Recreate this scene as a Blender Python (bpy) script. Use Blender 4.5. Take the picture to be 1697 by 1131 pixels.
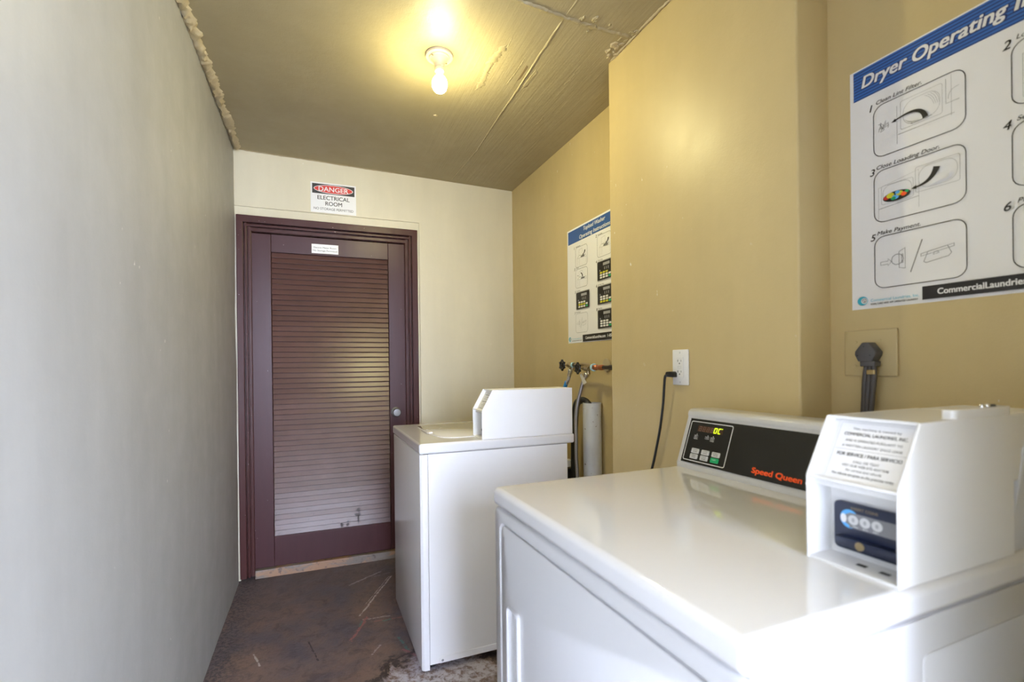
import bpy, bmesh, math, random
from mathutils import Vector, Matrix
R = math.radians
random.seed(7)
scene = bpy.context.scene
for o in list(bpy.data.objects): bpy.data.objects.remove(o)
COL = scene.collection

# ---------------------------------------------------------------- camera
yaw, pitch, roll = R(20.97468), R(-0.06556), R(-0.66678)
fwd = Vector((math.sin(yaw)*math.cos(pitch), math.cos(yaw)*math.cos(pitch), math.sin(pitch)))
ri = Vector((math.cos(yaw), -math.sin(yaw), 0)); up = ri.cross(fwd)
rx = ri*math.cos(roll) + up*math.sin(roll); uy = -ri*math.sin(roll) + up*math.cos(roll)
cd = bpy.data.cameras.new('camera'); cam = bpy.data.objects.new('camera', cd); COL.objects.link(cam)
M = Matrix((rx, uy, -fwd)).transposed().to_4x4(); M.translation = Vector((0.41767, -3.04196, 1.20164))
cam.matrix_world = M
cd.sensor_width = 36; cd.lens = 792.94/1697*36; cd.shift_x = 19.93/1697; cd.shift_y = 41.0/1697
cd.clip_start = 0.02
cd.dof.use_dof = True; cd.dof.focus_distance = 2.7; cd.dof.aperture_fstop = 3.8
scene.camera = cam

# ---------------------------------------------------------------- world, exposure
SKY = (0.87, 0.985, 1.28); SKY_STRENGTH = 24.5
BULB = (1.0, 0.90, 0.45); BULB_STRENGTH = 600.0
wd = bpy.data.worlds.new('world'); scene.world = wd; wd.use_nodes = True
bg = wd.node_tree.nodes['Background']; bg.inputs[0].default_value = SKY + (1,); bg.inputs[1].default_value = SKY_STRENGTH
SUN_COL = (1.0, .95, .86); SUN_STRENGTH = 5.0
sd_ = bpy.data.lights.new('sun', 'SUN'); sd_.energy = SUN_STRENGTH; sd_.color = SUN_COL; sd_.angle = R(.53)
so_ = bpy.data.objects.new('sun', sd_); COL.objects.link(so_); so_.location = (0, 4, 9)
so_.rotation_euler = Vector((-.25, -.62, -.74)).to_track_quat('-Z', 'Y').to_euler()     # high, from behind the building: it lights the yard, not the room
vs = scene.view_settings
scene.display_settings.display_device = 'sRGB'
vs.view_transform = 'Standard'; vs.look = 'None'; vs.gamma = 1; vs.use_curve_mapping = False; vs.exposure = 0.38
cy = scene.cycles
cy.use_denoising = True; cy.caustics_reflective = False; cy.caustics_refractive = False
cy.sample_clamp_indirect = 6; cy.max_bounces = 10; cy.diffuse_bounces = 7

# ---------------------------------------------------------------- material helpers
def new_mat(name):
    m = bpy.data.materials.new(name); m.use_nodes = True
    nt = m.node_tree; return m, nt, nt.nodes['Principled BSDF']
def mat(name, col, rough=.5, metal=0, spec=.5, coat=0, emit=None, es=0):
    m, nt, b = new_mat(name)
    b.inputs['Base Color'].default_value = tuple(col) + (1,); b.inputs['Roughness'].default_value = rough
    b.inputs['Metallic'].default_value = metal; b.inputs['Specular IOR Level'].default_value = spec
    b.inputs['Coat Weight'].default_value = coat
    if emit: b.inputs['Emission Color'].default_value = tuple(emit) + (1,); b.inputs['Emission Strength'].default_value = es
    return m
class NT:
    """small shorthand for building node trees"""
    def __init__(s, nt): s.nt = nt; s.x = 0
    def n(s, t, **k):
        nd = s.nt.nodes.new(t); s.x -= 40; nd.location = (s.x, 0)
        for a, v in k.items(): setattr(nd, a, v)
        return nd
    def lk(s, a, b): s.nt.links.new(a, b)
    def put(s, sock, v):
        if hasattr(v, 'is_output'): s.lk(v, sock)
        elif isinstance(v, (tuple, list)) and len(v) == 3 and sock.type == 'RGBA': sock.default_value = tuple(v) + (1,)
        else: sock.default_value = v
    def coord(s, scale=(1, 1, 1), rot=(0, 0, 0), loc=(0, 0, 0)):
        tc = s.n('ShaderNodeTexCoord'); mp = s.n('ShaderNodeMapping')
        mp.inputs['Scale'].default_value = scale; mp.inputs['Rotation'].default_value = rot; mp.inputs['Location'].default_value = loc
        s.lk(tc.outputs['Object'], mp.inputs[0]); return mp.outputs[0]
    def noise(s, vec, scale, detail=4, rough=.55, dist=0):
        k = s.n('ShaderNodeTexNoise'); s.lk(vec, k.inputs['Vector'])
        k.inputs['Scale'].default_value = scale; k.inputs['Detail'].default_value = detail
        k.inputs['Roughness'].default_value = rough; k.inputs['Distortion'].default_value = dist
        return k.outputs[0]
    def ramp(s, f, stops):
        k = s.n('ShaderNodeValToRGB'); s.lk(f, k.inputs[0]); e = k.color_ramp.elements
        while len(e) < len(stops): e.new(.5)
        for q, (p, c) in zip(e, stops):
            q.position = p; q.color = (c, c, c, 1) if isinstance(c, (int, float)) else tuple(c) + (1,)
        return k.outputs[0]
    def mix(s, f, a, b, mode='MIX'):
        k = s.n('ShaderNodeMix', data_type='RGBA', blend_type=mode)
        s.put(k.inputs[0], f); s.put(k.inputs[6], a); s.put(k.inputs[7], b); return k.outputs[2]
    def math(s, op, a, b=None, c=None, clamp=False):
        k = s.n('ShaderNodeMath', operation=op, use_clamp=clamp); s.put(k.inputs[0], a)
        if b is not None: s.put(k.inputs[1], b)
        if c is not None: s.put(k.inputs[2], c)
        return k.outputs[0]
    def sep(s, vec):
        k = s.n('ShaderNodeSeparateXYZ'); s.lk(vec, k.inputs[0]); return k.outputs
    def bump(s, h, strength, dist, b):
        k = s.n('ShaderNodeBump'); k.inputs['Strength'].default_value = strength; k.inputs['Distance'].default_value = dist
        s.lk(h, k.inputs['Height']); s.lk(k.outputs[0], b.inputs['Normal'])
    def seg(s, vec, a, b, width, wob=None):
        """mask that is 1 on the floor segment a-b of the given half width"""
        dx, dy = b[0]-a[0], b[1]-a[1]; L = math.hypot(dx, dy); dx /= L; dy /= L
        xyz = s.sep(vec); X = s.math('SUBTRACT', xyz[0], a[0]); Y = s.math('SUBTRACT', xyz[1], a[1])
        t = s.math('ADD', s.math('MULTIPLY', X, dx), s.math('MULTIPLY', Y, dy))
        d = s.math('ABSOLUTE', s.math('SUBTRACT', s.math('MULTIPLY', X, -dy), s.math('MULTIPLY', Y, -dx)))
        d2 = s.math('MAXIMUM', d, s.math('MAXIMUM', s.math('MULTIPLY', t, -1), s.math('SUBTRACT', t, L)))
        return s.math('SUBTRACT', 1, s.math('DIVIDE', d2, width), clamp=True)

def paint_mat(name, base, rough=.4, streak=(3, 3, .5), streak_amt=.05, bump=.12, grain=None, chips=True):
    m, nt, b = new_mat(name); k = NT(nt)
    v = k.coord(); big = k.noise(k.coord(streak), 1.6, 5, .6); fine = k.noise(v, 260, 2, .5)
    mid = k.noise(v, 9, 5, .6)
    dark = tuple(c*(1-streak_amt) for c in base); light = tuple(min(1, c*(1+streak_amt)) for c in base)
    col = k.mix(k.ramp(big, [(.32, 0), (.68, 1)]), dark, light)
    col = k.mix(k.math('MULTIPLY', k.ramp(mid, [(.35, 0), (.75, 1)]), .25), col, tuple(c*.9 for c in base))
    if chips:   # small pale flecks of plaster showing through the paint
        fl = k.noise(k.coord((1, 1, .6)), 55, 2, .5); cl = k.noise(v, 2.4, 2, .5)
        msk = k.math('MULTIPLY', k.ramp(fl, [(.745, 0), (.77, 1)]), k.ramp(cl, [(.50, 0), (.62, 1)]))
        col = k.mix(msk, col, (.74, .72, .66))
    k.lk(col, b.inputs['Base Color'])
    h = k.math('ADD', k.math('MULTIPLY', mid, .7), k.math('MULTIPLY', fine, .10))
    if grain:
        g = k.noise(k.coord(grain), 1, 5, .65); x = k.sep(v)[0]
        g = k.math('MULTIPLY', k.ramp(g, [(.35, 0), (.72, 1)]), k.ramp(x, [(.75, .12), (1.0, .5), (1.3, 1)]))
        h = k.math('ADD', h, k.math('MULTIPLY', g, .20))
    k.bump(h, bump, .02, b)
    rg = k.ramp(mid, [(.3, rough-.05), (.7, rough+.07)]); k.lk(rg, b.inputs['Roughness'])
    b.inputs['Specular IOR Level'].default_value = .45
    return m

m_wall = paint_mat('wall_paint_warm_lit', (.56, .44, .22), .40)  # shared wall paint, tinted golden for the warm light on the right wall
m_back = paint_mat('back_wall_paint_daylit', (.63, .575, .42), .42)  # same paint, made paler for the daylight on the back wall
m_left = paint_mat('wall_paint_streaked_daylit', (.345, .340, .318), .46, streak=(3, 5, .7), streak_amt=.055, bump=.10)  # same paint, greyed to carry the left wall's daylight; the streaks are its own
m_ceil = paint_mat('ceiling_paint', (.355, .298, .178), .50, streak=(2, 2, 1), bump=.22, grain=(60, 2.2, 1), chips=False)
m_plaster = paint_mat('rough_plaster_paint', (.47, .39, .25), .55, bump=.5, chips=False)
m_plate_paint = mat('painted_plate', (.54, .43, .22), .35)

def brown_mat(name, base, rough=.30, bump=.10):
    m, nt, b = new_mat(name); k = NT(nt); v = k.coord()
    n1 = k.noise(k.coord((14, 14, 2)), 2, 5, .6); n2 = k.noise(v, 120, 3, .6); n3 = k.noise(v, 38, 2, .5)
    col = k.mix(k.ramp(n1, [(.3, 0), (.7, 1)]), tuple(c*.93 for c in base), tuple(c*1.07 for c in base))
    fl = k.noise(v, 95, 1, .5); col = k.mix(k.math('MULTIPLY', k.ramp(fl, [(.785, 0), (.80, 1)]), .6), col, (.55, .5, .5))
    k.lk(col, b.inputs['Base Color']); k.lk(k.ramp(n3, [(.3, rough-.01), (.7, rough+.03)]), b.inputs['Roughness'])
    k.bump(k.math('ADD', k.math('MULTIPLY', n1, .6), k.math('MULTIPLY', n3, .4)), bump, .012, b)
    b.inputs['Specular IOR Level'].default_value = .25
    return m
m_door = brown_mat('brown_gloss_paint', (.060, .023, .025), .32, .05)
m_frame = brown_mat('brown_frame_paint', (.060, .020, .018), .32, .16)
def slat_mat():
    m, nt, b = new_mat('brown_slat_paint'); k = NT(nt)
    g = k.n('ShaderNodeNewGeometry').outputs['Position']
    mp = k.n('ShaderNodeMapping'); k.lk(g, mp.inputs[0]); mp.inputs['Scale'].default_value = (3, 3, 3); v = mp.outputs[0]
    n1 = k.noise(v, 3, 4, .6)
    base = (.088, .038, .032)
    col = k.mix(k.ramp(n1, [(.3, 0), (.7, 1)]), tuple(c*.85 for c in base), tuple(c*1.15 for c in base))
    # drips and spatter on the lowest slats
    z = k.sep(g)[2]
    sp = k.noise(v, 22, 3, .6); spat = k.math('MULTIPLY', k.ramp(sp, [(.66, 0), (.70, 1)]), k.ramp(z, [(.25, 1), (.75, 0)]))
    drips = None
    for a, bb, w in (((.648, .330), (.648, .308), .018), ((.648, .300), (.648, .285), .024), ((.648, .28), (.648, .235), .007), ((.588, .262), (.588, .250), .010), ((.585, .245), (.585, .232), .010), ((.552, .250), (.552, .231), .011)):
        xyz = k.sep(g); X = k.math('ABSOLUTE', k.math('SUBTRACT', xyz[0], a[0]))
        zc = (a[1]+bb[1])/2; hz = abs(a[1]-bb[1])/2+.004
        Z = k.math('ABSOLUTE', k.math('SUBTRACT', xyz[2], zc))
        ex = k.math('DIVIDE', X, w); ez = k.math('DIVIDE', Z, hz)
        d = k.math('ADD', k.math('MULTIPLY', ex, ex), k.math('MULTIPLY', ez, ez))
        d = k.math('ADD', d, k.math('MULTIPLY', k.math('SUBTRACT', sp, .5), 3.0))
        q = k.math('SUBTRACT', .9, d, clamp=True); drips = q if drips is None else k.math('MAXIMUM', drips, q)
    stain = k.math('MAXIMUM', spat, k.math('MULTIPLY', drips, 2.2, clamp=True))
    col = k.mix(stain, col, (.05, .03, .03)); k.lk(col, b.inputs['Base Color'])
    rr = k.math('ADD', k.ramp(n1, [(.3, .30), (.7, .36)]), k.math('MULTIPLY', stain, .35)); k.lk(rr, b.inputs['Roughness'])
    k.bump(k.noise(v, 14, 3, .6), .05, .01, b)
    b.inputs['Specular IOR Level'].default_value = .8
    return m
m_slat = slat_mat()
m_dark = mat('dark_void', (.015, .012, .012), .8)
def threshold_mat():
    m, nt, b = new_mat('worn_threshold'); k = NT(nt); v = k.coord()
    n = k.noise(k.coord((5, 8, 14)), 1.6, 6, .65, 1.0); x = k.sep(v)[0]
    o = k.ramp(k.math('ADD', n, k.ramp(x, [(.05, .05), (.45, .12), (.62, -.1)])), [(.50, 0), (.62, 1)])
    col = k.mix(o, (.19, .155, .13), (.31, .18, .105))
    col = k.mix(k.ramp(k.noise(v, 40, 4, .6), [(.55, 0), (.7, 1)]), col, (.10, .07, .06))
    k.lk(col, b.inputs['Base Color']); b.inputs['Roughness'].default_value = .5
    k.bump(n, .5, .01, b); return m
m_thr = threshold_mat()
def floor_mat():
    m, nt, b = new_mat('worn_painted_concrete'); k = NT(nt); v = k.coord(); xyz = k.sep(v)
    big = k.noise(v, 2.2, 6, .62, .6); mid = k.noise(v, 9, 6, .65, .4); fine = k.noise(v, 70, 4, .7); sp = k.noise(v, 160, 2, .6)
    col = k.mix(k.ramp(big, [(.42, 0), (.58, 1)]), (.095, .080, .095), (.18, .118, .095))
    col = k.mix(k.math('MULTIPLY', k.ramp(mid, [(.42, 0), (.65, 1)]), .55), col, (.22, .15, .12))
    col = k.mix(k.math('MULTIPLY', k.ramp(k.noise(v, 17, 6, .72, .8), [(.50, 0), (.62, 1)]), .55), col, (.060, .046, .050))
    # purplish sky reflection painted in near the door; grit along the left wall
    col = k.mix(k.math('MULTIPLY', k.ramp(xyz[1], [(-.6+1, 0), (-.15+1, 1)]) if False else k.ramp(k.math('ADD', xyz[1], 1), [(.45, 0), (.85, 1)]), .55), col, (.10, .088, .105))
    grit = k.math('MULTIPLY', k.ramp(k.math('ADD', xyz[0], k.math('MULTIPLY', mid, .12)), [(.10, 1), (.22, 0)]), k.ramp(fine, [(.46, 0), (.56, 1)]))
    col = k.mix(grit, col, (.045, .040, .045))
    col = k.mix(k.math('MULTIPLY', k.ramp(fine, [(.60, 0), (.72, 1)]), .7), col, (.055, .046, .048))
    col = k.mix(k.math('MULTIPLY', k.ramp(sp, [(.68, 0), (.74, 1)]), .6), col, (.30, .27, .26))
    wob = k.n('ShaderNodeTexNoise'); k.lk(v, wob.inputs['Vector']); wob.inputs['Scale'].default_value = 16; wob.inputs['Detail'].default_value = 4
    wv = k.n('ShaderNodeVectorMath', operation='MULTIPLY_ADD'); k.lk(wob.outputs[1], wv.inputs[0]); wv.inputs[1].default_value = (.012, .012, 0); k.lk(v, wv.inputs[2])
    sub = k.n('ShaderNodeVectorMath', operation='SUBTRACT'); k.lk(wv.outputs[0], sub.inputs[0]); sub.inputs[1].default_value = (.006, .006, 0); vv = sub.outputs[0]
    edge = k.math('MULTIPLY', k.ramp(k.noise(v, 55, 4, .7), [(.40, .25), (.58, 1)]), 1.25)
    for a, bb, w, c in (((.803, -.253), (.600, -.64), .0075, (.55, .48, .45)), ((.790, -.253), (.64, -.53), .003, (.55, .48, .45)), ((.576, -.281), (.752, -.171), .010, (.36, .32, .33)), ((.70, -.225), (.80, -.205), .007, (.25, .22, .23)),
                        ((.615, -.685), (.731, -.694), .008, (.36, .31, .29)), ((.63, -.67), (.545, -.845), .012, (.34, .13, .12)), ((.66, -.72), (.79, -.73), .007, (.32, .14, .13)), ((.59, -.735), (.60, -.70), .010, (.09, .19, .16)),
                        ((.70, -.73), (.73, -.725), .010, (.09, .20, .17)), ((.373, -.787), (.412, -.953), .005, (.02, .018, .02)), ((.16, -.80), (.19, -.89), .006, (.48, .44, .42)),
                        ((.745, -.90), (.765, -1.00), .012, (.08, .19, .17)), ((.75, -1.0), (.79, -1.06), .012, (.30, .12, .13)), ((.62, -.98), (.66, -.93), .008, (.36, .30, .29))):
        s_ = k.seg(vv, a, bb, w*1.15); msk = k.ramp(k.math('MULTIPLY', s_, edge), [(.34, 0), (.50, .85)])
        col = k.mix(msk, col, c)
    # pale efflorescence with a black rim around the washer's front foot
    dx = k.math('SUBTRACT', xyz[0], .86); dy = k.math('SUBTRACT', xyz[1], -1.24)
    d = k.math('SQRT', k.math('ADD', k.math('MULTIPLY', k.math('MULTIPLY', dx, dx), .55), k.math('MULTIPLY', dy, dy)))
    d = k.math('ADD', d, k.math('MULTIPLY', k.math('SUBTRACT', mid, .5), .30))
    d = k.math('ADD', d, k.math('MULTIPLY', k.math('SUBTRACT', k.noise(v, 30, 7, .75, .25), .5), .14))
    rim = k.ramp(d, [(.17, 0), (.19, 1), (.205, 1), (.23, 0)])
    col = k.mix(k.math('MULTIPLY', rim, .85), col, (.018, .015, .018))
    inn = k.math('MULTIPLY', k.ramp(d, [(.14, 1), (.18, 0)]), k.ramp(k.noise(v, 30, 7, .75, .25), [(.42, .0), (.54, 1)]))
    col = k.mix(k.math('MULTIPLY', inn, .85), col, (.50, .48, .55))
    k.lk(col, b.inputs['Base Color']); k.lk(k.ramp(mid, [(.3, .36), (.7, .62)]), b.inputs['Roughness'])
    k.bump(k.math('ADD', k.math('MULTIPLY', mid, .6), k.math('MULTIPLY', fine, .35)), .5, .014, b)
    return m
m_floor = floor_mat()
m_concrete = paint_mat('grey_concrete', (.42, .41, .39), .8, bump=.2, chips=False)
def enamel_mat(name, col, rough, coat=.3):
    m, nt, b = new_mat(name); k = NT(nt); v = k.coord()
    n = k.noise(v, 3, 3, .5); c = k.mix(n, tuple(x*.97 for x in col), col)
    sc = k.noise(k.coord((1, 1, .7)), 26, 3, .55); cl = k.noise(v, 4, 2, .5)
    msk = k.math('MULTIPLY', k.ramp(sc, [(.72, 0), (.76, 1)]), k.ramp(cl, [(.52, 0), (.65, 1)]))
    c = k.mix(k.math('MULTIPLY', msk, .18), c, (.45, .44, .43))
    k.lk(c, b.inputs['Base Color']); b.inputs['Roughness'].default_value = rough; b.inputs['Coat Weight'].default_value = coat
    b.inputs['Coat Roughness'].default_value = .035
    return m
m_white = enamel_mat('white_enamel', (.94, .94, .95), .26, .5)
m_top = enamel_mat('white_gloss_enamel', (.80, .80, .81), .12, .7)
m_dtop = enamel_mat('dryer_top_enamel_dimmed', (.71, .71, .72), .10, .9)  # same white as the washer, darkened against strong daylight by the doorway
m_dbox = enamel_mat('dryer_box_coat_dimmed', (.78, .78, .78), .24, .2)  # white box coat, darkened to offset the bright daylight on it
m_dwhite = enamel_mat('dryer_enamel_dimmed', (.57, .57, .58), .28)  # white enamel toned down where the near daylight is too strong
m_wbox = enamel_mat('white_powder_coat', (.92, .92, .92), .42, .0)
m_seam = mat('seam_grey', (.30, .30, .32), .6)
m_gap = mat('gap_black', (.02, .02, .02), .7)
m_porc = mat('porcelain_painted', (.62, .54, .38), .35)
m_bulb = mat('bulb_glass', (1, 1, 1), .3, emit=BULB, es=BULB_STRENGTH)
m_bulbtop = mat('bulb_shoulder', (1, 1, 1), .3, emit=BULB, es=BULB_STRENGTH*.10)
m_bulbneck = mat('bulb_white_base', (.85, .85, .82), .4)
m_brass = mat('brass', (.55, .42, .20), .35, 1)
m_oldbrass = mat('tarnished_brass', (.36, .28, .16), .45, .8)
m_copper = mat('copper', (.55, .20, .10), .38, .9)
m_iron = mat('dark_iron', (.06, .05, .045), .5, .6)
m_chrome = mat('chrome', (.75, .75, .75), .22, 1)
m_nickel = mat('satin_nickel', (.17, .165, .16), .42, .7)
m_black = mat('black_plastic', (.012, .012, .013), .38)
m_rubber = mat('black_rubber', (.016, .017, .022), .45)
m_wheel = mat('black_paint', (.014, .013, .013), .35)
m_blue_t = mat('blue_plastic', (.02, .22, .62), .4)
m_cyan_t = mat('pale_blue_tape', (.42, .68, .78), .6)
m_paper = mat('white_paper', (.84, .84, .85), .45)
m_signwhite = mat('white_sign_plastic', (.80, .80, .80), .35)
m_ink = mat('black_ink', (.014, .012, .012), .45)
m_grey_ink = mat('grey_ink', (.36, .36, .37), .5)
m_soft_ink = mat('soft_grey_ink', (.20, .20, .21), .5)
m_bluehdr = mat('poster_blue', (.030, .130, .44), .4)
m_bluestripe = mat('poster_dark_blue', (.010, .028, .135), .4)
m_cyan_ink = mat('cyan_ink', (.03, .42, .58), .4)
m_red = mat('sign_red', (.62, .040, .030), .35)
m_orange = mat('orange_ink', (.90, .090, .012), .4)
m_green_key = mat('green_key', (.010, .38, .14), .4)
m_key = mat('grey_key', (.60, .60, .60), .45)
m_yellow_ink = mat('yellow_ink', (.62, .58, .03), .4)
m_print_white = mat('white_ink', (.80, .80, .80), .45)
m_display = mat('display_window', (.075, .035, .022), .15)
m_led = mat('lit_segments', (.1, .1, .01), .4, emit=(.62, .85, .01), es=1.6)
m_ghost = mat('unlit_segments', (.20, .11, .08), .3)
m_panel = mat('black_panel_film', (.012, .012, .012), .22)
m_navy = mat('navy_plastic', (.012, .018, .045), .35)
m_lblue = mat('light_blue_ink', (.10, .42, .85), .4)
m_plug = mat('grey_plug_plastic', (.085, .082, .090), .5)
m_cable = mat('grey_cable', (.070, .062, .062), .45)
m_outlet = mat('white_outlet_plastic', (.82, .82, .82), .3)
def pvc_mat():
    m, nt, b = new_mat('worn_white_pipe'); k = NT(nt); v = k.coord()
    n = k.noise(v, 60, 3, .6); n2 = k.noise(k.coord((1, 1, .3)), 14, 3, .6)
    c = k.mix(k.ramp(n2, [(.4, 0), (.7, 1)]), (.68, .71, .74), (.58, .60, .63)); c = k.mix(k.ramp(n, [(.66, 0), (.72, 1)]), c, (.12, .08, .07))
    k.lk(c, b.inputs['Base Color']); b.inputs['Roughness'].default_value = .5; return m
m_pvc = pvc_mat()
def braid_mat():
    m, nt, b = new_mat('braided_steel'); k = NT(nt); v = k.coord()
    w1 = k.n('ShaderNodeTexWave', wave_type='BANDS', bands_direction='DIAGONAL'); k.lk(v, w1.inputs[0]); w1.inputs['Scale'].default_value = 150; w1.inputs['Distortion'].default_value = 1
    c = k.mix(w1.outputs[1], (.62, .62, .64), (.30, .30, .33)); k.lk(c, b.inputs['Base Color'])
    b.inputs['Metallic'].default_value = .75; b.inputs['Roughness'].default_value = .35; k.bump(w1.outputs[1], .4, .003, b); return m
m_braid = braid_mat()

# ---------------------------------------------------------------- mesh helpers
class MB:
    """collects shapes into one mesh"""
    def __init__(s): s.b = bmesh.new()
    def _mi(s, n0, mi):
        s.b.faces.ensure_lookup_table()
        for f in s.b.faces[n0:]: f.material_index = mi
    def box(s, x0, x1, y0, y1, z0, z1, bev=0, seg=2, mi=0, rot=None, piv=None):
        t = bmesh.new(); bmesh.ops.create_cube(t, size=1)
        for v in t.verts: v.co = Vector(((x0+x1)/2+v.co.x*(x1-x0), (y0+y1)/2+v.co.y*(y1-y0), (z0+z1)/2+v.co.z*(z1-z0)))
        if bev: bmesh.ops.bevel(t, geom=t.edges[:], offset=bev, segments=seg, profile=.5, affect='EDGES', clamp_overlap=True)
        if rot is not None:
            pv = Vector(piv) if piv else Vector(((x0+x1)/2, (y0+y1)/2, (z0+z1)/2))
            bmesh.ops.rotate(t, verts=t.verts, cent=pv, matrix=rot)
        s._merge(t, mi); return s
    def _merge(s, t, mi):
        for f in t.faces: f.material_index = mi
        me = bpy.data.meshes.new('tmp'); t.to_mesh(me); t.free(); s.b.from_mesh(me); bpy.data.meshes.remove(me)
    def prism(s, pts, axis, a, b, bev=0, seg=2, mi=0):
        """polygon extruded along axis; pts in the two other axes in cyclic order (x:yz, y:xz, z:xy)"""
        t = bmesh.new()
        def mk(p, q):
            if axis == 'x': return (q, p[0], p[1])
            if axis == 'y': return (p[0], q, p[1])
            return (p[0], p[1], q)
        A = [t.verts.new(mk(p, a)) for p in pts]; B = [t.verts.new(mk(p, b)) for p in pts]; n = len(pts)
        t.faces.new(A); t.faces.new(B[::-1])
        for i in range(n): t.faces.new((A[i], B[i], B[(i+1) % n], A[(i+1) % n]))
        bmesh.ops.recalc_face_normals(t, faces=t.faces)
        if bev: bmesh.ops.bevel(t, geom=t.edges[:], offset=bev, segments=seg, profile=.5, affect='EDGES', clamp_overlap=True)
        s._merge(t, mi); return s
    def lathe(s, prof, c, axis='z', n=32, mi=0):
        """prof: (radius, height) pairs"""
        t = bmesh.new(); rings = []
        ax = {'x': lambda r, a, h: (h, r*math.cos(a), r*math.sin(a)), 'y': lambda r, a, h: (r*math.sin(a), h, r*math.cos(a)), 'z': lambda r, a, h: (r*math.cos(a), r*math.sin(a), h)}[axis]
        for r, h in prof:
            if r < 1e-6: rings.append([t.verts.new(Vector(ax(0, 0, h))+Vector(c))])
            else: rings.append([t.verts.new(Vector(ax(r, 2*math.pi*i/n, h))+Vector(c)) for i in range(n)])
        for p, q in zip(rings, rings[1:]):
            for i in range(n):
                j = (i+1) % n
                if len(p) == 1 and len(q) == 1: continue
                if len(p) == 1: t.faces.new((p[0], q[i], q[j]))
                elif len(q) == 1: t.faces.new((p[i], p[j], q[0]))
                else: t.faces.new((p[i], p[j], q[j], q[i]))
        for r_ in (rings[0], rings[-1]):
            if len(r_) > 1: t.faces.new(r_)
        bmesh.ops.recalc_face_normals(t, faces=t.faces); s._merge(t, mi); return s
    def tube(s, pts, r, n=12, mi=0, smooth=8, flat=None):
        """round tube through pts (Catmull-Rom)"""
        P = [Vector(p) for p in pts]
        if smooth > 1 and len(P) > 2:
            Q = []
            for i in range(len(P)-1):
                p0, p1, p2, p3 = P[max(i-1, 0)], P[i], P[i+1], P[min(i+2, len(P)-1)]
                for k in range(smooth):
                    u = k/smooth
                    Q.append(.5*((2*p1)+(p2-p0)*u+(2*p0-5*p1+4*p2-p3)*u*u+(3*p1-p0-3*p2+p3)*u**3))
            P = Q+[P[-1]]
        t = bmesh.new(); rings = []; nrm = None
        for i, p in enumerate(P):
            d = (P[min(i+1, len(P)-1)]-P[max(i-1, 0)]).normalized()
            if nrm is None: nrm = d.orthogonal().normalized() if flat is None else Vector(flat)
            nrm = (nrm-d*nrm.dot(d)).normalized(); bi = d.cross(nrm)
            rr = r if not callable(r) else r(i/(len(P)-1))
            ra, rb = rr if isinstance(rr, tuple) else (rr, rr)
            rings.append([t.verts.new(p+nrm*ra*math.cos(2*math.pi*k/n)+bi*rb*math.sin(2*math.pi*k/n)) for k in range(n)])
        for p, q in zip(rings, rings[1:]):
            for k in range(n): t.faces.new((p[k], p[(k+1) % n], q[(k+1) % n], q[k]))
        t.faces.new(rings[0]); t.faces.new(rings[-1])
        bmesh.ops.recalc_face_normals(t, faces=t.faces); s._merge(t, mi); return s
    def torus(s, c, axis, Rr, r, n=28, m=10, mi=0):
        t = bmesh.new(); rings = []
        for i in range(n):
            a = 2*math.pi*i/n; ring = []
            for j in range(m):
                b_ = 2*math.pi*j/m; rr = Rr+r*math.cos(b_); h = r*math.sin(b_)
                p = {'x': (h, rr*math.cos(a), rr*math.sin(a)), 'y': (rr*math.cos(a), h, rr*math.sin(a)), 'z': (rr*math.cos(a), rr*math.sin(a), h)}[axis]
                ring.append(t.verts.new(Vector(p)+Vector(c)))
            rings.append(ring)
        for i in range(n):
            for j in range(m): t.faces.new((rings[i][j], rings[(i+1) % n][j], rings[(i+1) % n][(j+1) % m], rings[i][(j+1) % m]))
        bmesh.ops.recalc_face_normals(t, faces=t.faces); s._merge(t, mi); return s
    def build(s, name, mats, parent=None, smooth=None, wn=False):
        me = bpy.data.meshes.new(name); s.b.to_mesh(me); s.b.free()
        for m in (mats if isinstance(mats, (list, tuple)) else [mats]): me.materials.append(m)
        if smooth:
            for p in me.polygons: p.use_smooth = True
            me.set_sharp_from_angle(angle=R(smooth))
        o = bpy.data.objects.new(name, me); COL.objects.link(o)
        if parent: o.parent = parent
        if wn: o.modifiers.new('weighted', 'WEIGHTED_NORMAL').keep_sharp = True
        return o
def thing(name, label, cat, loc=(0, 0, 0), rz=0, group=None):
    o = bpy.data.objects.new(name, None); COL.objects.link(o); o.empty_display_size = .05
    o.location = loc; o.rotation_euler = (0, 0, rz); o['label'] = label; o['category'] = cat
    if group: o['group'] = group
    return o
def tag(o, label, cat): o['label'] = label; o['category'] = cat; return o
def struct(o): o['kind'] = 'structure'; return o
def rrect(x0, x1, y0, y1, r, n=6):
    pts = []
    for cx, cy_, a0 in ((x1-r, y1-r, 0), (x0+r, y1-r, 90), (x0+r, y0+r, 180), (x1-r, y0+r, 270)):
        for i in range(n+1):
            a = R(a0+90*i/n); pts.append((cx+r*math.cos(a), cy_+r*math.sin(a)))
    return pts

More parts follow.
